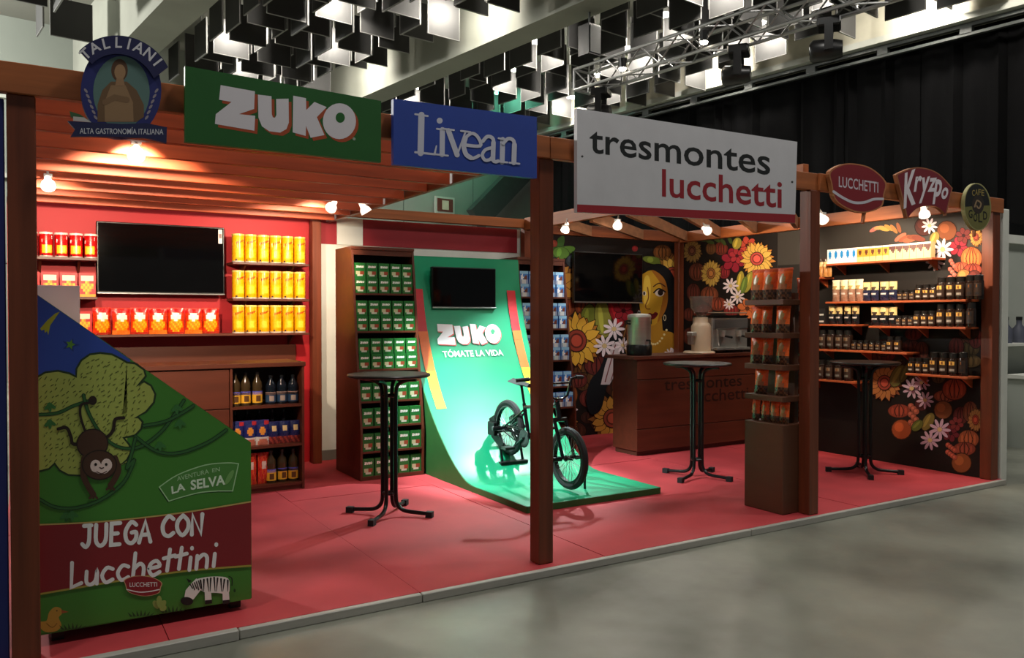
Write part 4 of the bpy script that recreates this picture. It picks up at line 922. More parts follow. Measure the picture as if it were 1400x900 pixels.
def make_box(name, w_, h, d, side, fn, nu=8, nv=9, extra=None):
    r = empty(name, link=False)
    MB().box(-w_ / 2, w_ / 2, -d / 2, d / 2, 0, h, col=srgb(*side)).build('carton', PRINT, r, link=False)
    m = MB(); e = .0006; m.grid(lambda u, v: ((u - .5) * w_ * .995, -d / 2 - e, v * h), nu, nv, lambda u, v: srgb(*fn(u, v))); m.build('front_print', PRINT, r, link=False)
    if extra:
        pr = Print(lambda x, z: (x, -d / 2 - e, z), (0, -1, 0)); extra(pr, w_, h); pr.build('logo_print', r, link=False)
    return r
def snackbox(u, v):
    if v > .72: return (244, 214, 190) if abs(u - .5) < .32 and v < .9 else (186, 10, 14)
    if (u - .5) ** 2 / .12 + (v - .4) ** 2 / .06 < 1: return (244, 180, 10) if (u * 8 + v * 8) % 2 < 1.2 else (236, 130, 10)
    return (186, 10, 14) if v > .1 else (236, 150, 20)
SB = make_box('snack_box', .125, .20, .06, (200, 36, 30), snackbox)
for x, z, lab, g in ((.045, 1.61, 'red and yellow snack box on the middle shelf', 1), (.18, 1.61, 'red and yellow snack box on the middle shelf', 1), (.315, 1.61, 'red and yellow snack box on the middle shelf', 1), (.45, 1.61, 'red and yellow snack box on the middle shelf', 1), (.42, 1.29, 'red and yellow snack box beside the crisp bags on the long shelf', 0), (.28, 1.29, 'red and yellow snack box beside the crisp bags on the long shelf', 0)):
    place(SB, (x, 7.66, z), random.uniform(-.08, .08), lab, 'box', 'snack boxes on the middle shelf' if g else 'snack boxes on the long shelf')

# ================================================================== LEFT COUNTER WITH OPEN BAY
lc = empty('display_counter', (1.1, 6.9, 0), label='brown counter with open bays of bottles below the red wall', cat='counter')
Y0, Y1, ZT = 6.67, 7.20, 1.03; xb0, xb1 = 1.40, 2.0
MB().box(.2, 2.01, Y0 - .015, Y1 + .01, ZT, ZT + .035, bev=.003).build('top', BROWN, lc)
MB().box(.2, xb0 - .0, Y0 + .03, Y1, 0, ZT).build('closed_body', BROWN, lc)
for z0, z1 in ((.045, .36), (.367, .70), (.707, ZT - .01)):
    for x0, x1 in ((.21, .80), (.806, xb0 - .005)): MB().box(x0, x1, Y0 + .005, Y0 + .03, z0, z1, bev=.002).build('front_panel', BROWN, lc)
MB().box(xb0, xb0 + .02, Y0, Y1, 0, ZT).build('side_panel', BROWN, lc); MB().box(xb1 - .02, xb1, Y0, Y1, 0, ZT).build('side_panel', BROWN, lc)
MB().box(xb0 + .02, xb1 - .02, Y1 - .02, Y1, 0, ZT).build('back_panel', DARKBROWN, lc)
for z in (.06, .385, .715): MB().box(xb0 + .02, xb1 - .02, Y0 + .005, Y1 - .02, z - .022, z).build('inner_shelf', BROWN, lc)
MB().box(xb0 + .02, xb1 - .02, Y0 + .02, Y0 + .04, 0, .038).build('plinth', BROWN, lc)
def make_bottle(name, rad, h, liquid, lab1, lab2, cap, glass=.25):
    r = empty(name, link=False); e = .0008; mid = -math.pi / 2
    gm = mat(name + '_body_%d' % liquid[0], liquid, .12, var=.05)
    MB().lathe([(0, 0), (rad * .9, 0), (rad, .01), (rad, h * .42), (rad * .92, h * .5), (rad, h * .58), (rad * .85, h * .72), (rad * .36, h * .86), (rad * .34, h * .93)], n=14).build('bottle', gm, r, smooth=True, link=False)
    MB().lathe([(rad * .4, h * .92), (rad * .4, h), (0, h)], n=10, col=srgb(*cap)).build('cap', GLOSS, r, link=False)
    m = MB(); arc_patch(m, rad + e, mid - 1.4, mid + 1.4, h * .08, h * .40, lab1, 10); arc_patch(m, rad + e, mid - 1.4, mid + 1.4, h * .33, h * .43, lab2, 10); arc_patch(m, rad + 2 * e, mid - .45, mid + .45, h * .12, h * .30, (96, 60, 26) if lab1[0] > 150 else (170, 150, 140), 6); m.build('label', PRINT, r, link=False)
    return r
OB = make_bottle('oil_bottle', .041, .27, (64, 50, 30), (232, 176, 50), (90, 90, 190), (50, 44, 40))
DB = make_bottle('dark_bottle', .044, .24, (18, 24, 34), (36, 62, 92), (150, 120, 110), (20, 22, 26))
for z, nm, xs_, T, l in ((.715, 'top', (1.46, 1.545, 1.635), OB, 'sunflower oil bottle with yellow label on the top counter bay'), (.715, 'top', (1.745, 1.84, 1.93), DB, 'dark bottle with blue label on the top counter bay'), (.06, 'bottom', (1.745, 1.84, 1.93), OB, 'sunflower oil bottle with yellow label on the bottom counter bay')):
    for i, x in enumerate(xs_): place(T, (x, Y0 + .09 + .015 * (i % 2), z), random.uniform(-.2, .2), l, 'bottle', l.split(' with')[0] + 's on the ' + nm + ' bay')
for i, x in enumerate((1.50, 1.60, 1.70, 1.81, 1.91)): place(DB, (x, Y0 + .30, .385), 0, 'dark bottle standing behind the blue packs', 'bottle', 'dark bottles behind the packs', (1, 1, 1.1))
def bluep(u, v):
    if v > .85: return (180, 40, 50) if u > .6 else (40, 50, 110)
    if (u - .45) ** 2 / .05 + (v - .6) ** 2 / .03 < 1: return (230, 150, 60)
    if v < .3: return (206, 120, 100) if (u - .5) ** 2 / .2 + (v - .12) ** 2 / .02 < 1 else (220, 214, 210)
    return (34, 40, 110)
def bluep2(u, v):
    if (u - .5) ** 2 / .04 + (v - .7) ** 2 / .02 < 1: return (236, 210, 150)
    if v < .3: return (170, 70, 60) if (u * 5 + v * 6) % 2 < 1 else (110, 40, 44)
    return (30, 38, 92)
BP = pillow('sauce_pack', .105, .20, .05, bluep, (60, 60, 130), back=(40, 46, 110)); BP2 = pillow('pasta_pack', .095, .18, .05, bluep2, (50, 50, 100), back=(34, 38, 90))
for i in range(3): place(BP, (1.475 + i * .1, Y0 + .08, .385), random.uniform(-.1, .1), 'blue and red dessert pack on the middle counter bay', 'pack', 'blue and red packs on the middle bay'); place(BP2, (1.765 + i * .09, Y0 + .08, .385), random.uniform(-.1, .1), 'dark blue pack with yellow spot on the middle counter bay', 'pack', 'dark blue packs on the middle bay')
def redp(u, v):
    if (u - .5) ** 2 / .06 + (v - .62) ** 2 / .02 < 1: return (220, 190, 180)
    return (196, 46, 36) if (u * 6 + v * 4) % 2 < 1.4 else (214, 84, 40)
RP = pillow('sauce_pouch', .095, .25, .05, redp, (200, 50, 40), back=(170, 36, 30))
for i in range(3): place(RP, (1.48 + i * .1, Y0 + .09, .06), random.uniform(-.15, .15), 'red sauce pouch on the bottom counter bay', 'pouch', 'red pouches on the bottom bay')

# ================================================================== STEPPED DISPLAY UNITS BESIDE THE RAMP
def unit(name, x0, x1, dy_, label):
    r = empty(name, ((x0 + x1) / 2, 7.0 + dy_, 0), label=label, cat='shelf unit')
    side = [(6.69, 0), (6.68, .42), (6.77, 1.02), (6.84, 1.53), (6.91, 2.05), (7.33, 2.05), (7.33, 0)]
    side = [(a + dy_, b) for a, b in side]
    SIDEM = BROWN
    for x in (x0, x1 - .02): MB().prism(side, x, x + .02, 'yz').build('side_panel', SIDEM, r)
    MB().box(x0 + .02, x1 - .02, 7.31 + dy_, 7.33 + dy_, 0, 2.05).build('back_panel', DARKBROWN, r)
    MB().box(x0, x1, 6.90 + dy_, 7.33 + dy_, 2.05, 2.075).build('top', BROWN, r)
    fy = lambda z: (6.68 if z < .42 else 6.68 + (z - .42) * .143) + dy_
    lv = (.035, .255, .475, .695, .975, 1.315, 1.655)
    MB().box(x0 + .02, x1 - .02, fy(0) + .01, fy(0) + .03, 0, .03).build('plinth', BROWN, r)
    MB().box(x0 + .02, x1 - .02, fy(2.0) + .005, fy(2.0) + .025, 2.0, 2.05).build('fascia', BROWN, r)
    for z in lv: MB().box(x0 + .02, x1 - .02, fy(z) + .012, 7.31 + dy_, z - .018, z).build('tier', BROWN, r)
    return lv, fy
def zbox(u, v):
    if .50 < v < .60 and abs(u - .5) < .38: return (206, 208, 196)
    if .08 < v < .17 and abs(u - .5) < .27: return (206, 208, 190)
    if .24 < v < .44 and abs(u - .5) < .32: return (150, 66, 40) if u > .45 else (190, 190, 150)
    return (30, 104, 42)
def zlogo(pr, w_, h): zuko(pr, -w_ * .36, h * .66, w_ * .72, (236, 236, 228), None, (30, 104, 42))
GB = make_box('drink_mix_box', .104, .135, .07, (26, 96, 38), zbox, extra=zlogo)
def bbox_(u, v):
    if v > .82: return (150, 200, 232)
    if v < .3: return (140, 160, 190) if abs(u - .5) > .2 else (214, 216, 214)
    if (u - .3) ** 2 / .02 + (v - .5) ** 2 / .05 < 1: return (240, 240, 240)
    if (u - .7) ** 2 / .03 + (v - .45) ** 2 / .05 < 1: return (110, 60, 50)
    return (70, 130, 200)
BLB = make_box('light_drink_box', .104, .135, .07, (60, 110, 190), bbox_)
lv, fy = unit('green_stock_unit', 2.50, 3.11, 0, 'brown stepped shelf unit stacked with green boxes beside the ramp')
for i, z in enumerate(lv):
    rows = 2 if i >= 4 else 1
    for k in range(5):
        for q in range(rows):
            place(GB, (2.577 + k * .1145, fy(z) + .06 + (0 if q == 0 else .012), z + q * .137), random.uniform(-.05, .05), 'green drink mix box on %s tier of the stepped unit' % ('the lowest', 'the second lowest', 'the third lowest', 'the middle', 'the third highest', 'the second highest', 'the highest')[i], 'box', 'green boxes on tier %d' % (i + 1), None if rows == 2 else (1, 1, 1.15))
lv, fy = unit('blue_stock_unit', 4.47, 5.08, .37, 'brown stepped shelf unit stacked with blue boxes behind the timber post')
for i, z in enumerate(lv):
    if i < 2: continue
    rows = 2 if i >= 4 else 1
    for k in range(5):
        for q in range(rows):
            place(BLB, (4.547 + k * .1145, fy(z) + .06 + (0 if q == 0 else .012), z + q * .137), random.uniform(-.05, .05), 'blue drink mix box on %s tier of the other stepped unit' % ('the lowest', 'the second lowest', 'the third lowest', 'the middle', 'the third highest', 'the second highest', 'the highest')[i], 'box', 'blue boxes on tier %d' % (i + 1), None if rows == 2 else (1, 1, 1.15))

# ================================================================== GREEN RAMP
RX0, RX1 = 3.14, 4.42
PRF = [(5.80, .052), (5.93, .075), (6.10, .155), (6.275, .275), (6.52, .49), (6.75, .76), (6.92, 1.05), (7.05, 1.36), (7.14, 1.70), (7.18, 2.02)]
PRF = curve(PRF, 4)
RG = mat('glossy_green_ramp', (14, 146, 102), .38, var=.05, scale=(1.5, 1.5, 1.5)); RSIDE = mat('dark_green_edge', (38, 92, 40), .55, var=.08)
rp = empty('skate_ramp', (3.78, 6.1, 0), label='tall green curved quarter-pipe ramp with the ZUKO logo', cat='ramp')
MB().box(RX0, RX1, 4.97, 5.80, 0, .052, bev=.003).build('flat_plate', [RG], rp)
MB().box(RX0 + .001, RX1 - .001, 4.964, 4.97, .002, .050).build('plate_edge', RSIDE, rp)
MB().box(RX0 - .006, RX0, 4.97, 5.80, .002, .050).build('plate_edge', RSIDE, rp); MB().box(RX1, RX1 + .006, 4.97, 5.80, .002, .050).build('plate_edge', RSIDE, rp)
m = MB(); n = len(PRF); P = [(x, a, b) for x in (RX0, RX1) for a, b in PRF]; Q = [(x, a + .03, b - .012) for x in (RX0, RX1) for a, b in PRF]
m.add(P + Q, [(i, i + n, i + n + 1, i + 1) for i in range(n - 1)] + [(2 * n + i, 2 * n + i + 1, 3 * n + i + 1, 3 * n + i) for i in range(n - 1)] + [(i, i + 1, 2 * n + i + 1, 2 * n + i) for i in range(n - 1)] + [(n + i, 3 * n + i, 3 * n + i + 1, n + i + 1) for i in range(n - 1)] + [(n - 1, 2 * n - 1, 4 * n - 1, 3 * n - 1)])
m.build('curved_surface', RG, rp, smooth=True)
for x in (RX0 - .006, RX1 - .014): MB().prism([(a, max(b - .004, .001)) for a, b in PRF] + [(7.40, 2.02), (7.40, 0), (5.80, 0)], x, x + .02, 'yz').build('side_panel', RSIDE, rp)
MB().box(RX0 + .015, RX1 - .015, 7.38, 7.40, 0, 2.02).build('back_panel', RSIDE, rp); MB().box(RX0, RX1, 7.18, 7.40, 2.02, 2.035).build('top_deck', RG, rp)
def yz_at(z):    # the ramp surface at a height
    for (a, b), (c_, d_) in zip(PRF, PRF[1:]):
        if b <= z <= d_: return a + (c_ - a) * (z - b) / (d_ - b)
    return PRF[-1][0] if z > 1 else PRF[0][0]
pr = Print(lambda x, z: (x, yz_at(z) - .003, z), (0, -.95, .3), .0006)
def strip(xa, xb, za, zb, col, slope):
    k = 8
    for i in range(k):
        z0, z1 = za + (zb - za) * i / k, za + (zb - za) * (i + 1) / k; pr.add([(xa, z0), (xb, z0), (xb, z1), (xa, z1)], col)
for xa in (RX0 + .065, RX1 - .165):
    pr = Print(lambda x, z: (x, yz_at(z) - .003, z), (0, -.95, .3), .0006)
    strip(xa, xa + .10, 1.30, 1.71, (200, 34, 44), 0); strip(xa, xa + .10, .93, 1.30, (236, 110, 36), 0); strip(xa, xa + .10, .60, .93, (240, 206, 40), 0)
    pr.build('stripe_print', rp)
pr = Print(lambda x, z: (x, yz_at(z) - .004, z), (0, -.95, .3), .0015)
zuko(pr, 3.39, 1.165, .72, (240, 236, 240), (214, 90, 84), (30, 150, 96), .012)
pr.text('TÓMATE LA VIDA', (3.42, 1.055), (4.09, 1.055), (0, .058), (236, 242, 236), .022, cap=.73)
pr.build('logo_print', rp)

# ================================================================== BMX BICYCLE ON ITS STAND
BX = 3.70; FH = Vector((BX, 5.24, .315)); RH = Vector((BX, 6.17, .45)); WR = .25
bk = empty('bmx_bicycle', (BX, 5.7, .05), label='black BMX bicycle standing on the green ramp', cat='bicycle')
RUB = mat('tyre_rubber', (22, 22, 24), .7, var=.1)
def wheel(h, nm):
    m = MB(); N = 40; n = 8; P = []
    for i in range(N):
        t = 2 * math.pi * i / N
        for k in range(n):
            a = 2 * math.pi * k / n; rr = WR - .028 + .028 * math.cos(a); P.append((h.x + .026 * math.sin(a), h.y + rr * math.cos(t), h.z + rr * math.sin(t)))
    m.add(P, [(i * n + k, ((i + 1) % N) * n + k, ((i + 1) % N) * n + (k + 1) % n, i * n + (k + 1) % n) for i in range(N) for k in range(n)])
    w_ = m.build(nm, RUB, bk, smooth=True)
    m = MB(); P = []
    for i in range(N):
        t = 2 * math.pi * i / N
        for dx_, rr in ((-.018, WR - .052), (.018, WR - .052), (.018, WR - .066), (-.018, WR - .066)): P.append((h.x + dx_, h.y + rr * math.cos(t), h.z + rr * math.sin(t)))
    m.add(P, [(i * 4 + k, ((i + 1) % N) * 4 + k, ((i + 1) % N) * 4 + (k + 1) % 4, i * 4 + (k + 1) % 4) for i in range(N) for k in range(4)]); m.build('rim', BLACKM, w_)
    m = MB()
    for i in range(28):
        t = 2 * math.pi * i / 28; t2 = t + (.5 if i % 2 else -.5); sx = .02 if i % 4 < 2 else -.02
        m.tube([(h.x + sx, h.y + .02 * math.cos(t2), h.z + .02 * math.sin(t2)), (h.x, h.y + (WR - .06) * math.cos(t), h.z + (WR - .06) * math.sin(t))], .0016, 4, cap=False)
    tag(m.build('spokes', SILVER, w_), kind='stuff')
    MB().lathe([(0, -.05), (.012, -.05), (.026, -.03), (.018, -.01), (.018, .01), (.026, .03), (.012, .05), (0, .05)], c=h, n=12, ax='x').build('hub', BLACKM, w_, smooth=True)
wheel(FH, 'front_wheel'); wheel(RH, 'rear_wheel')
BBp = Vector((BX, 5.83, .40)); ST = Vector((BX, 5.90, .66)); HT = Vector((BX, 5.40, .74)); HB = Vector((BX, 5.37, .63))
FRM = mat('gloss_black_frame', (12, 12, 14), .2, var=.1)
def tb(nm, pts, r_, m_=FRM, par=bk): return MB().tube(pts, r_, 8).build(nm, m_, par, smooth=True)
tb('top_tube', [HT - Vector((0, 0, .02)), ST], .016); tb('down_tube', [HB, BBp], .019); tb('seat_tube', [BBp, ST + Vector((0, .01, .03))], .016); tb('head_tube', [HT + (HT - HB) * .15, HB - (HT - HB) * .1], .021)
for s_ in (-1, 1):
    tb('chain_stay', [BBp + Vector((s_ * .02, .03, 0)), RH + Vector((s_ * .06, 0, 0))], .010); tb('seat_stay', [ST + Vector((s_ * .015, 0, -.03)), RH + Vector((s_ * .06, 0, 0))], .009)
    tb('fork_blade', [HB + Vector((s_ * .055, -.01, -.02)), FH + Vector((s_ * .055, 0, 0))], .014)
tb('fork_crown', [HB + Vector((-.06, -.01, -.02)), HB + Vector((.06, -.01, -.02))], .018)
tb('seat_post', [ST, Vector((BX, 5.955, .845))], .012)
sd = MB(); sd.add([(BX + x, 5.82 + y, z) for y, wd, z in ((0, .025, .86), (.08, .03, .868), (.16, .05, .868), (.25, .07, .885), (.27, .06, .89)) for x, z in ((-wd, z - .015), (0, z + .01), (wd, z - .015), (0, z - .03))], [(i * 4 + k, i * 4 + (k + 1) % 4, (i + 1) * 4 + (k + 1) % 4, (i + 1) * 4 + k) for i in range(4) for k in range(4)] + [(0, 1, 2, 3), (19, 18, 17, 16)]); sd.build('saddle', RUB, bk, smooth=True)
hbz = [(-.32, 5.50, .93), (-.24, 5.47, .94), (-.15, 5.42, .93), (-.09, 5.385, .80), (-.03, 5.375, .775), (.03, 5.375, .775), (.09, 5.385, .80), (.15, 5.42, .93), (.24, 5.47, .94), (.32, 5.50, .93)]
hb = tb('handlebar', [(BX + x, y, z) for x, y, z in hbz], .011)
tb('crossbar', [(BX - .14, 5.41, .90), (BX + .14, 5.41, .90)], .008, FRM, hb)
for s_ in (-1, 1): tb('grip', [(BX + s_ * .33, 5.505, .93), (BX + s_ * .23, 5.465, .94)], .016, RUB, hb)
tb('stem', [HT + Vector((0, .0, .02)), Vector((BX, 5.375, .78))], .022)
ck = MB().lathe([(0, -.004), (.075, -.004), (.078, 0), (.075, .004), (0, .004)], c=BBp + Vector((-.05, 0, 0)), n=22, ax='x').build('chainring', BLACKM, bk)
for s_, an in ((-1, .6), (1, .6 + math.pi)):
    e = BBp + Vector((s_ * .075, .17 * math.cos(an), -.17 * math.sin(an))); a_ = tb('crank_arm', [BBp + Vector((s_ * .06, 0, 0)), e], .010)
    MB().box(min(e.x, e.x + s_ * .1), max(e.x, e.x + s_ * .1), e.y - .045, e.y + .045, e.z - .012, e.z + .012, bev=.004).build('pedal', BLACK, a_)
for s_, h in ((-1, FH), (1, FH), (-1, RH), (1, RH)): tb('axle_peg', [h + Vector((s_ * .07, 0, 0)), h + Vector((s_ * .17, 0, 0))], .019, BLACKM)
tb('chain', [BBp + Vector((-.05, .0, .078)), RH + Vector((-.05, 0, .03)), RH + Vector((-.05, .03, 0)), RH + Vector((-.05, 0, -.03)), BBp + Vector((-.05, 0, -.078))], .005, BLACKM)
# stands that hold the wheels
STANDM = mat('matt_black_stand', (10, 10, 11), .55, var=.1, spec=.3)
sr = empty('bicycle_stand', (BX, 6.1, .2), label='black metal stand clamping the rear wheel of the bicycle', cat='stand')
for s_ in (-1, 1):
    x = BX + s_ * .105; q = [(6.12, .27), (6.29, .36), (6.33, .52), (6.24, .56), (6.18, .40), (6.07, .33)]
    MB().prism(q, x - .006, x + .006, 'yz').build('side_plate', STANDM, sr)
    MB().tube([(x, 6.10, .155), (x, 6.14, .30)], .012, 6).build('foot_bar', BLACKM, sr)
MB().tube([(BX - .13, 6.30, .40), (BX + .13, 6.30, .40)], .012, 8).build('cross_rod', BLACKM, sr); MB().box(BX - .14, BX + .14, 6.06, 6.12, .135, .165, bev=.004).build('base_bar', STANDM, sr); MB().box(BX - .14, BX - .11, 6.19, 6.31, .38, .50, bev=.006).build('clamp_block', STANDM, sr)
sf = empty('front_wheel_stand', (BX, 5.24, .052), label='thin black prop holding the front wheel of the bicycle', cat='stand')
for s_ in (-1, 1): MB().tube([(BX + s_ * .16, 5.24, .052), (BX + s_ * .16, 5.24, .34)], .010, 8).build('leg', BLACKM, sf)

# ================================================================== BAR TABLES
def bar_table(x, y, rot, label):
    r = empty('bar_table', (x, y, 0), label=label, cat='table')
    MB().lathe([(0, 1.005), (.285, 1.005), (.30, 1.012), (.302, 1.022), (.296, 1.030), (0, 1.032)], c=(x, y, 0), n=40).build('tabletop', BLACK, r, smooth=True)
    for k in range(4):
        t = rot + k * math.pi / 2; c_, s_ = math.cos(t), math.sin(t)
        pf = curve([(.21, .99), (.14, .985), (.075, .955), (.055, .89), (.052, .70), (.052, .40), (.052, .16), (.062, .085), (.10, .045), (.16, .032), (.30, .025)], 4)
        l = MB().tube([(x + a * c_, y + a * s_, b) for a, b in pf], .0145, 8).build('leg', BLACKM, r, smooth=True)
        MB().bar((x + .285 * c_, y + .285 * s_, .021), (x + .335 * c_, y + .335 * s_, .021), .042, .042).build('foot', RUB, l)
        MB().bar((x + .0 * c_, y + .0 * s_, .997), (x + .21 * c_, y + .21 * s_, .997), .03, .012).build('support_arm', BLACKM, r)
    for z in (.16, .87): MB().tube([(x + .045 * math.cos(a * math.pi / 4), y + .045 * math.sin(a * math.pi / 4), z) for a in range(9)], .012, 6, cap=False).build('collar', BLACKM, r)
bar_table(2.26, 5.46, math.radians(45), 'round black bar table in front of the green shelf unit')
bar_table(5.158, 5.311, math.radians(20), 'round black bar table in front of the coffee counter')
bar_table(6.609, 4.645, math.radians(45), 'round black bar table by the coffee shelves')

# ================================================================== COFFEE COUNTER AND WHAT STANDS ON IT
cc = empty('coffee_counter', (6.2, 6.6, 0), label='brown coffee counter lettered tresmontes lucchetti', cat='counter')
CX0, CX1, CY0, CY1, CZ = 5.37, 7.14, 6.39, 6.80, 1.0
MB().box(CX0 - .06, CX1 + .02, CY0 - .02, CY1 + .06, CZ, CZ + .035, bev=.003).build('top', BROWN, cc)
MB().box(CX0 + .012, CX1, CY0 + .022, CY1, .05, CZ).build('body', BROWN, cc)
MB().box(CX0 + .03, CX1 - .02, CY0 + .04, CY1 - .02, 0, .05).build('plinth', DARKBROWN, cc)
for z0, z1 in ((.05, .275), (.283, .785), (.793, CZ - .004)): MB().box(CX0, CX1, CY0, CY0 + .022, z0, z1, bev=.002).build('front_panel', BROWN, cc)
pr = Print(lambda x, z: (x, CY0, z), (0, -1, 0))
q0, q1 = aty(908, 548, CY0), aty(1014, 541, CY0); pr.text('tresmontes', (q0.x, .665), (q1.x, .665), (0, .10), (40, 20, 14), .006, cap=.54)
q0, q1 = aty(946, 566, CY0), aty(1023, 562, CY0); pr.text('lucchetti', (q0.x, .515), (q1.x, .515), (0, .14), (46, 22, 15), .006, cap=.73)
pr.build('lettering', cc)
CT = CZ + .035
def at_c(x, y): return (x, y, CT)
x, y = 5.53, 6.55; ur = empty('coffee_urn', at_c(x, y), label='stainless coffee urn with black base at the end of the counter', cat='urn')
MB().lathe([(0, 0), (.13, 0), (.135, .02), (.135, .10), (.125, .115), (0, .115)], c=at_c(x, y), n=24).build('base', BLACK, ur, smooth=True)
MB().lathe([(.122, .115), (.122, .39), (.126, .395), (.126, .405), (.118, .41)], c=at_c(x, y), n=28).build('body', STEEL, ur, smooth=True)
ld = MB().lathe([(.126, .405), (.12, .425), (.08, .437), (0, .44)], c=at_c(x, y), n=24).build('lid', STEEL, ur, smooth=True)
MB().lathe([(.012, .44), (.02, .455), (.014, .468), (0, .47)], c=at_c(x, y), n=10).build('knob', BLACK, ld, smooth=True)
for s_ in (-1, 1): MB().tube([(x + s_ * .12, y, CT + .36), (x + s_ * .165, y, CT + .365), (x + s_ * .165, y, CT + .335), (x + s_ * .12, y, CT + .33)], .010, 6).build('handle', BLACK, ur)
MB().tube([(x, y - .12, CT + .16), (x, y - .17, CT + .16), (x, y - .175, CT + .12)], .011, 8).build('tap', BLACK, ur)
x, y = 6.39, 6.52; gd = empty('coffee_grinder', at_c(x, y), label='cream coffee grinder with clear bean hopper on the counter', cat='coffee grinder')
CREAM = mat('cream_enamel', (216, 190, 160), .4, var=.04)
MB().lathe([(0, 0), (.17, 0), (.175, .012), (.16, .028), (0, .03)], c=(x - .03, y, CT), n=24).build('base', CREAM, gd, smooth=True)
MB().lathe([(0, .03), (.105, .03), (.108, .30), (.09, .33), (.075, .345), (.07, .40), (0, .40)], c=at_c(x, y), n=24).build('body', CREAM, gd, smooth=True)
HOP = mat('smoked_clear_plastic', (150, 135, 125), .1, alpha=.45, var=.03)
MB().lathe([(.045, .40), (.055, .43), (.115, .50), (.125, .62)], c=at_c(x, y), n=20).build('hopper', HOP, gd, smooth=True)
MB().lathe([(.128, .615), (.128, .63), (0, .635)], c=at_c(x, y), n=20).build('hopper_lid', HOP, gd)
MB().lathe([(0, .42), (.05, .425), (.07, .455), (0, .46)], c=at_c(x, y), n=16).build('beans', DARKBROWN, gd)
MB().box(x - .175, x - .105, y - .05, y + .05, CT + .19, CT + .24, bev=.01).build('dosing_spout', STEEL, gd)
MB().lathe([(0, .0), (.035, 0), (.042, .08), (.042, .09)], c=(x - .15, y, CT + .1), n=14).build('glass_cup', HOP, gd)
em = empty('espresso_machine', (6.85, 6.62, CT), label='stainless espresso machine with black cup tray on the counter', cat='espresso machine')
ex0, ex1, ey0, ey1 = 6.56, 7.12, 6.46, 6.84
MB().box(ex0, ex1, ey0 + .06, ey1, CT + .03, CT + .40, bev=.012).build('body', STEEL, em)
MB().box(ex0 + .01, ex1 - .01, ey0 + .045, ey0 + .06, CT + .27, CT + .385, bev=.006).build('control_panel', SILVER, em)
MB().box(ex0 + .02, ex1 - .02, ey0, ey0 + .06, CT + .03, CT + .06, bev=.004).build('drip_tray', STEEL, em)
MB().box(ex0, ex1, ey0 + .05, ey1, CT + .40, CT + .42).build('cup_tray', BLACK, em)
tr_ = MB().tube([(ex0 + .02, ey0 + .06, CT + .45), (ex1 - .02, ey0 + .06, CT + .45), (ex1 - .02, ey1 - .02, CT + .45), (ex0 + .02, ey1 - .02, CT + .45), (ex0 + .02, ey0 + .06, CT + .45)], .006, 6).build('cup_rail', STEEL, em)
for gx in (6.70, 6.96): MB().lathe([(0, .18), (.035, .18), (.04, .25), (0, .25)], c=(gx, ey0 + .03, CT), n=14).build('group_head', STEEL, em); MB().tube([(gx, ey0 + .02, CT + .19), (gx, ey0 - .10, CT + .175)], .012, 8).build('portafilter', BLACK, em)
MB().tube([(ex0 + .05, ey0 + .04, CT + .27), (ex0 + .05, ey0 + .02, CT + .12), (ex0 + .04, ey0, CT + .08)], .006, 6).build('steam_wand', STEEL, em)
for fx in (ex0 + .05, ex1 - .05):
    for fy_ in (ey0 + .1, ey1 - .05): MB().lathe([(0, 0), (.02, 0), (.02, .03), (0, .03)], c=(fx, fy_, CT), n=10).build('foot', BLACK, em)

# ================================================================== POUCH TOWER AT THE TIMBER POST
TX0, TX1, TY0, TY1 = 4.70, 5.08, 3.965, 4.33
tw = empty('pouch_display', ((TX0 + TX1) / 2, (TY0 + TY1) / 2, 0), label='brown display pedestal with stepped shelves of orange pouches behind the timber post', cat='display stand')
PEDM = mat('cocoa_melamine', (96, 56, 36), .55, var=.08, scale=(3, 3, 14))
MB().box(TX0, TX1, TY0, TY1, 0, .655, bev=.004).build('pedestal', PEDM, tw)
MB().box(4.87, 4.91, TY0 + .04, TY1 - .04, .655, 1.62).build('spine', PEDM, tw)
for z in (.86, 1.09, 1.325, 1.57): MB().box(TX0 - .005, TX1 + .005, TY0 - .0, TY1, z - .04, z, bev=.003).build('shelf', PEDM, tw)
def coffeep(u, v):
    if v > .9: return (214, 80, 34)
    if v < .34: return (60, 36, 26) if (u * 7 + v * 11) % 2 < 1.1 else (110, 70, 44)
    if (u - .5) ** 2 / .05 + (v - .66) ** 2 / .02 < 1: return (170, 140, 90)
    if (u - .5) ** 2 / .1 + (v - .45) ** 2 / .02 < 1: return (176, 110, 70)
    return (246, 104, 36)
CP = pillow('coffee_pouch', .135, .21, .06, coffeep, (220, 90, 50), back=(190, 66, 30), lean=.08); CPs = pillow('small_coffee_pouch', .085, .155, .045, coffeep, (220, 90, 50), back=(190, 66, 30), lean=.08)
RZL = -math.pi / 2               # pouch front to -X
ord_ = ('pedestal', 'lowest shelf', 'second shelf', 'third shelf', 'top shelf')
for z, ys_, T, sc_ in ((.655, (4.29, 4.20, 4.11, 4.02), CPs, 1), (.86, (4.24, 4.05), CP, .9), (1.09, (4.28, 4.18, 4.04), CP, .93), (1.325, (4.29, 4.19, 4.04), CP, .92), (1.57, (4.28, 4.16, 4.03), CP, 1.08)):
    nm = ord_[(.655, .86, 1.09, 1.325, 1.57).index(z)]
    for k, y in enumerate(ys_): place(T, (4.775, y, z), RZL + random.uniform(-.12, .12), 'orange coffee pouch on the %s of the pedestal display' % nm, 'pouch', 'orange pouches on the ' + nm, (sc_ * (.75 if len(ys_) == 3 and k == 1 and z < 1.5 else 1), sc_, sc_))
    for y in (4.05, 4.22): place(CPs, (5.01, y, z), -RZL, 'small orange coffee pouch on the far side of the pedestal display', 'pouch', 'orange pouches on the far side')

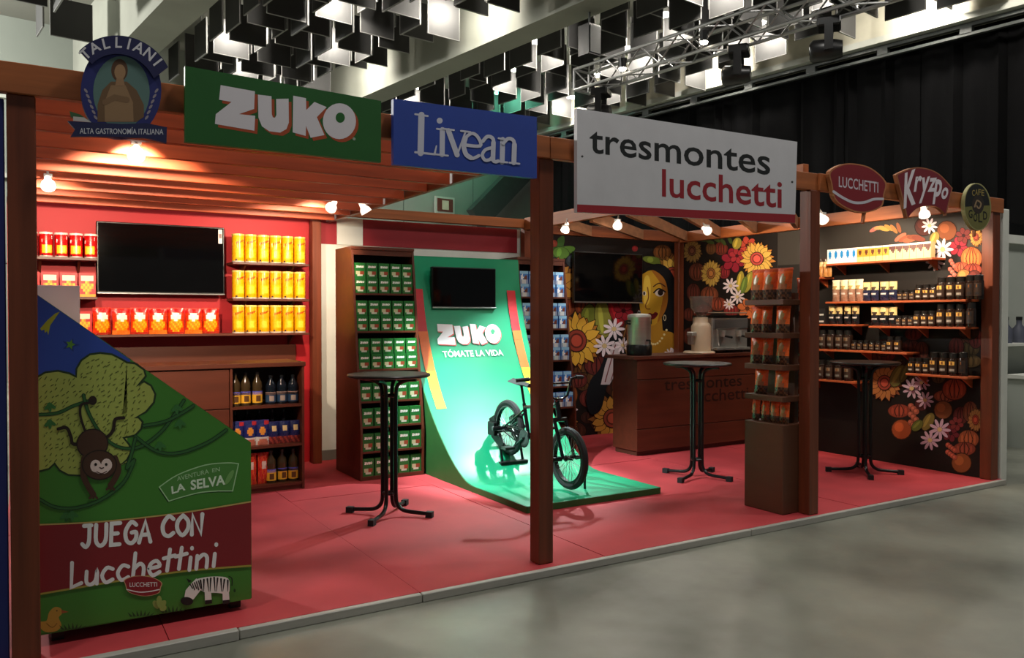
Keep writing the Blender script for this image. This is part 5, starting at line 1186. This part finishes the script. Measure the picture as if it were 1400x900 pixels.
# ================================================================== COFFEE SHELVES ON THE RIGHT WALL
SHM = mat('orange_stained_shelf', (176, 84, 44), .45, var=.15, scale=(14, 1.5, 14))
XS = 7.08
def wshelf(y0, y1, z, label, wd=0.):
    r = empty('coffee_shelf', (XS + .1, (y0 + y1) / 2, z - .02), label=label, cat='shelf')
    MB().box(XS - wd, XR - .005, y0, y1, z - .02, z, bev=.002).build('shelf_board', SHM, r)
    n = 3 if y1 - y0 > .8 else 2
    for k in range(n):
        y = y0 + .08 + (y1 - y0 - .16) * k / (n - 1); MB().prism([(XR - .005, z - .02), (XS + .05, z - .02), (XR - .005, z - .11)], y - .008, y + .008, 'xz').build('bracket', SHM, r)
wshelf(4.30, 5.44, 1.985, 'highest orange shelf carrying cream cartons'); wshelf(3.99, 5.44, 1.595, 'long orange shelf of coffee bags and jars'); wshelf(5.09, 5.75, 1.365, 'short orange shelf carrying cream and black coffee bags')
wshelf(3.99, 4.94, 1.352, 'orange shelf of jars under the long shelf'); wshelf(4.54, 5.58, 1.105, 'orange shelf carrying tall dark jars'); wshelf(5.09, 5.75, .79, 'lowest orange shelf behind the bar table'); wshelf(3.97, 4.55, .912, 'low orange shelf with six jars near the timber post')
wshelf(5.50, 5.80, 1.855, 'small orange shelf carrying brown sachets')
def carton(nm, base, mid_, acc, tip):
    def fn(u, v):
        if v > .9: return (246, 236, 220)
        if tip == 'blue': return acc if (u - .5) ** 2 / .05 + (v - .62) ** 2 / .06 < 1 else base
        if tip == 'yellow': return acc if (u - .5) ** 2 / .06 + (v - .62) ** 2 / .03 < 1 else (mid_ if v > .3 else base)
        return acc if v > .45 + .5 * abs(u - .6) else base
    r = make_box(nm, .066, .145, .07, base, fn); return r
c1 = carton('white_carton', (226, 228, 228), (240, 240, 240), (10, 120, 190), 'blue'); c2 = carton('yellow_carton', (214, 186, 130), (196, 140, 40), (84, 36, 16), 'yellow'); c3 = carton('brown_carton', (206, 176, 126), (120, 70, 40), (70, 24, 16), 'brown')
for k in range(16):
    T, l = ((c1, 'white carton with blue mark on the highest coffee shelf') if k < 5 else ((c2, 'cream and yellow carton with brown dot on the highest coffee shelf') if k < 10 else (c3, 'dark brown and cream carton on the highest coffee shelf')))
    place(T, (7.125, 5.395 - k * .0695, 1.985), RZL, l, 'carton', l.split(' on')[0] + 's')
def bagfn(top, bot, accent):
    def fn(u, v):
        if v > .55: return top if (u - .5) ** 2 / .08 + (v - .7) ** 2 / .008 > 1 else accent
        if .3 < v < .42 and abs(u - .5) < .35: return (214, 200, 190)
        return bot
    return fn
b1 = pillow('cream_coffee_bag', .088, .215, .06, bagfn((236, 222, 180), (150, 110, 90), (180, 150, 90)), (236, 226, 196), back=(200, 180, 140)); b2 = pillow('blue_coffee_bag', .088, .185, .06, bagfn((214, 190, 130), (34, 36, 60), (70, 50, 34)), (120, 104, 84), back=(60, 56, 60)); b3 = pillow('black_coffee_bag', .092, .18, .06, bagfn((224, 196, 130), (26, 24, 28), (60, 40, 30)), (214, 190, 130), back=(40, 36, 34))
def make_jar(nm, rad, h, lab, glow):
    r = empty(nm, link=False); e = .0008; mid = -math.pi / 2
    MB().lathe([(0, 0), (rad * .95, 0), (rad, .006), (rad, h * .72), (rad * .8, h * .8)], n=14).build('jar', mat('dark_coffee_glass', (34, 20, 14), .12, var=.1), r, smooth=True, link=False)
    MB().lathe([(rad * .88, h * .76), (rad * .9, h * .98), (rad * .8, h), (0, h)], n=14).build('lid', mat('black_jar_lid', (26, 22, 20), .3), r, smooth=True, link=False)
    m = MB(); arc_patch(m, rad + e, mid - .95, mid + .95, h * .14, h * .66, (52, 34, 24), 8); arc_patch(m, rad + 2 * e, mid - .62, mid + .5, h * .46, h * .62, glow, 6); arc_patch(m, rad + 3 * e, mid - .2, mid + .12, h * .48, h * .60, (120, 70, 30), 3); arc_patch(m, rad + 2 * e, mid - .5, mid + .5, h * .2, h * .3, lab, 6); m.build('label', PRINT, r, link=False)
    return r
j1 = make_jar('small_coffee_jar', .031, .10, (120, 110, 100), (150, 120, 80)); j2 = make_jar('medium_coffee_jar', .037, .145, (170, 160, 150), (226, 170, 80)); j3 = make_jar('large_coffee_jar', .045, .205, (160, 150, 140), (230, 176, 84)); j4 = make_jar('tall_dark_jar', .046, .20, (110, 106, 100), (120, 104, 84))
def urow(T, us, z, l, cat='jar', x=7.14, sc_=None):
    for u in us: place(T, (x, atx(u, 430, x).y, z), RZL + random.uniform(-.12, .12), l, cat, l + 's' if not l.endswith('s') else l, sc_)
urow(b1, (1143, 1154, 1164.5, 1175), 1.595, 'cream topped coffee bag on the long shelf', 'bag'); urow(b2, (1185, 1196, 1209, 1221), 1.595, 'dark blue coffee bag with gold top on the long shelf', 'bag')
urow(j1, (1231.5, 1239.5, 1248), 1.595, 'small dark coffee jar on the long shelf'); urow(j2, (1257, 1267, 1277), 1.595, 'medium coffee jar with gold label on the long shelf'); urow(j3, (1288, 1301, 1314), 1.595, 'large coffee jar with gold label on the long shelf')
urow(b3, (1138, 1147.5, 1159, 1170), 1.365, 'black coffee bag with cream top on the short shelf', 'bag', sc_=(.85, 1, 1))
DKB = make_box('dark_sachet_box', .09, .16, .08, (34, 30, 30), lambda u, v: (206, 200, 190) if (.55 < v < .7 or .1 < v < .2) and abs(u - .5) < .4 else (36, 32, 32))
urow(DKB, (1115.5, 1126), 1.365, 'black box with white bands on the short shelf', 'box')
urow(b3, (1197, 1208.5, 1221), 1.352, 'black coffee bag with cream top on the shelf under the long shelf', 'bag'); urow(j1, (1230, 1238, 1246), 1.352, 'small dark coffee jar on the shelf under the long shelf'); urow(j2, (1255, 1265, 1275), 1.352, 'medium coffee jar with gold label on the shelf under the long shelf'); urow(j3, (1288, 1301, 1314), 1.352, 'large coffee jar with gold label on the shelf under the long shelf')
urow(j4, (1126, 1137.5, 1149, 1160), 1.105, 'tall dark jar on the fourth coffee shelf'); urow(j1, (1169, 1177, 1185, 1193, 1201.5, 1210), 1.105, 'small dark coffee jar on the fourth coffee shelf', sc_=(.95, .95, 1)); urow(j2, (1218.5, 1229), 1.105, 'medium coffee jar with gold label on the fourth coffee shelf')
urow(j4, (1124, 1135.5, 1148, 1161), .79, 'tall dark jar on the lowest coffee shelf'); urow(DKB, (1112.5,), .79, 'black box with white bands on the lowest coffee shelf', 'box')
urow(j2, (1248, 1258, 1268), .912, 'medium coffee jar with gold label on the low shelf'); urow(j3, (1279, 1292, 1305), .912, 'large coffee jar with gold label on the low shelf')
DKJ = make_jar('plain_dark_jar', .040, .215, (34, 30, 32), (30, 28, 30))
urow(DKJ, (1327, 1338), 1.595, 'plain dark jar at the end of the long shelf'); urow(DKJ, (1328,), 1.352, 'plain dark jar at the end of the shelf under the long shelf'); urow(DKJ, (1318,), .912, 'plain dark jar at the end of the low shelf')
SA = pillow('brown_sachet', .055, .19, .03, lambda u, v: (60, 44, 34) if v > .8 else ((226, 190, 130) if v > .6 else (190, 130, 70)), (70, 50, 40), back=(150, 100, 60))
urow(SA, (1115, 1121.5, 1128, 1134), 1.855, 'tall brown sachet on the small far shelf', 'sachet')

# ================================================================== SPOT LAMPS ON THE TIMBER
LAMPM = mat('white_lamp_metal', (214, 210, 204), .35, var=.04)
def spot(p, tgt, power, label, ang=75, col=(1, .86, .68), arm=True, group=None, blend=.6):
    p = Vector(p); d = (Vector(tgt) - p).normalized(); r = empty('spot_lamp', p, label=label, cat='spot lamp', group=group)
    q = d.to_track_quat('Z', 'Y').to_matrix()
    def lt(prof, nm, m_):
        mb = MB(); mb.lathe(prof, n=16); mb.v = [tuple(q @ (Vector(v) * .85) + p) for v in mb.v]; return mb.build(nm, m_, r, smooth=True)
    lt([(0, -.09), (.022, -.085), (.03, -.03), (.05, .0), (.055, .035), (.050, .035), (.044, .004), (0, .0)], 'housing', SHADE); lt([(0, .012), (.046, .012), (.046, .02), (0, .024)], 'lens', LENS)
    MB().tube([p - d * .05, p - d * .07 + Vector((0, 0, .05)), Vector((p.x, p.y, 2.385))], .007, 6).build('bracket', LAMPM, r); MB().box(p.x - .025, p.x + .025, p.y - .02, p.y + .02, 2.375, 2.395).build('clamp', LAMPM, r)
    lamp('spot_lamp_light', 'SPOT', p + d * .04, power, col, tgt, .035, ang, blend)
WARM = (1, .80, .58); NEUT = (1, .95, .90); COOL = (.84, 1, 1)
spot((.52, 4.76, 2.325), (.8, 7.75, 1.5), 300, 'spot lamp clamped to a left rafter under the oval sign', 80, WARM)
spot((.14, 6.20, 2.33), (.25, 7.8, 1.5), 90, 'spot lamp clamped near the left end of a rafter', 95, WARM)
spot((2.12, 6.30, 2.33), (2.0, 7.8, 1.6), 130, 'spot lamp clamped to a rafter before the yellow cans', 90, WARM)
spot((2.41, 6.33, 2.33), (3.75, 6.25, .25), 600, 'round spot lamp at the end of a rafter facing the ramp', 58, COOL)
spot((4.83, 6.9, 2.36), (3.7, 6.3, .45), 420, 'spot lamp on the long beam beside the blue boxes', 62, COOL)
spot((4.96, 6.20, 2.34), (6.0, 7.8, 1.5), 45, 'spot lamp under the diagonal rafters facing the painted woman', 80, NEUT)
spot((6.07, 6.12, 2.34), (7.28, 6.4, 2.0), 60, 'spot lamp under the diagonal rafters facing the painted sunflowers', 80, WARM)
spot((6.24, 4.83, 2.335), (7.25, 5.0, 1.7), 85, 'spot lamp under the right roof facing the cream cartons', 100, WARM)
spot((6.63, 4.10, 2.335), (7.28, 4.35, 1.6), 55, 'spot lamp behind the fan shaped sign', 110, WARM)
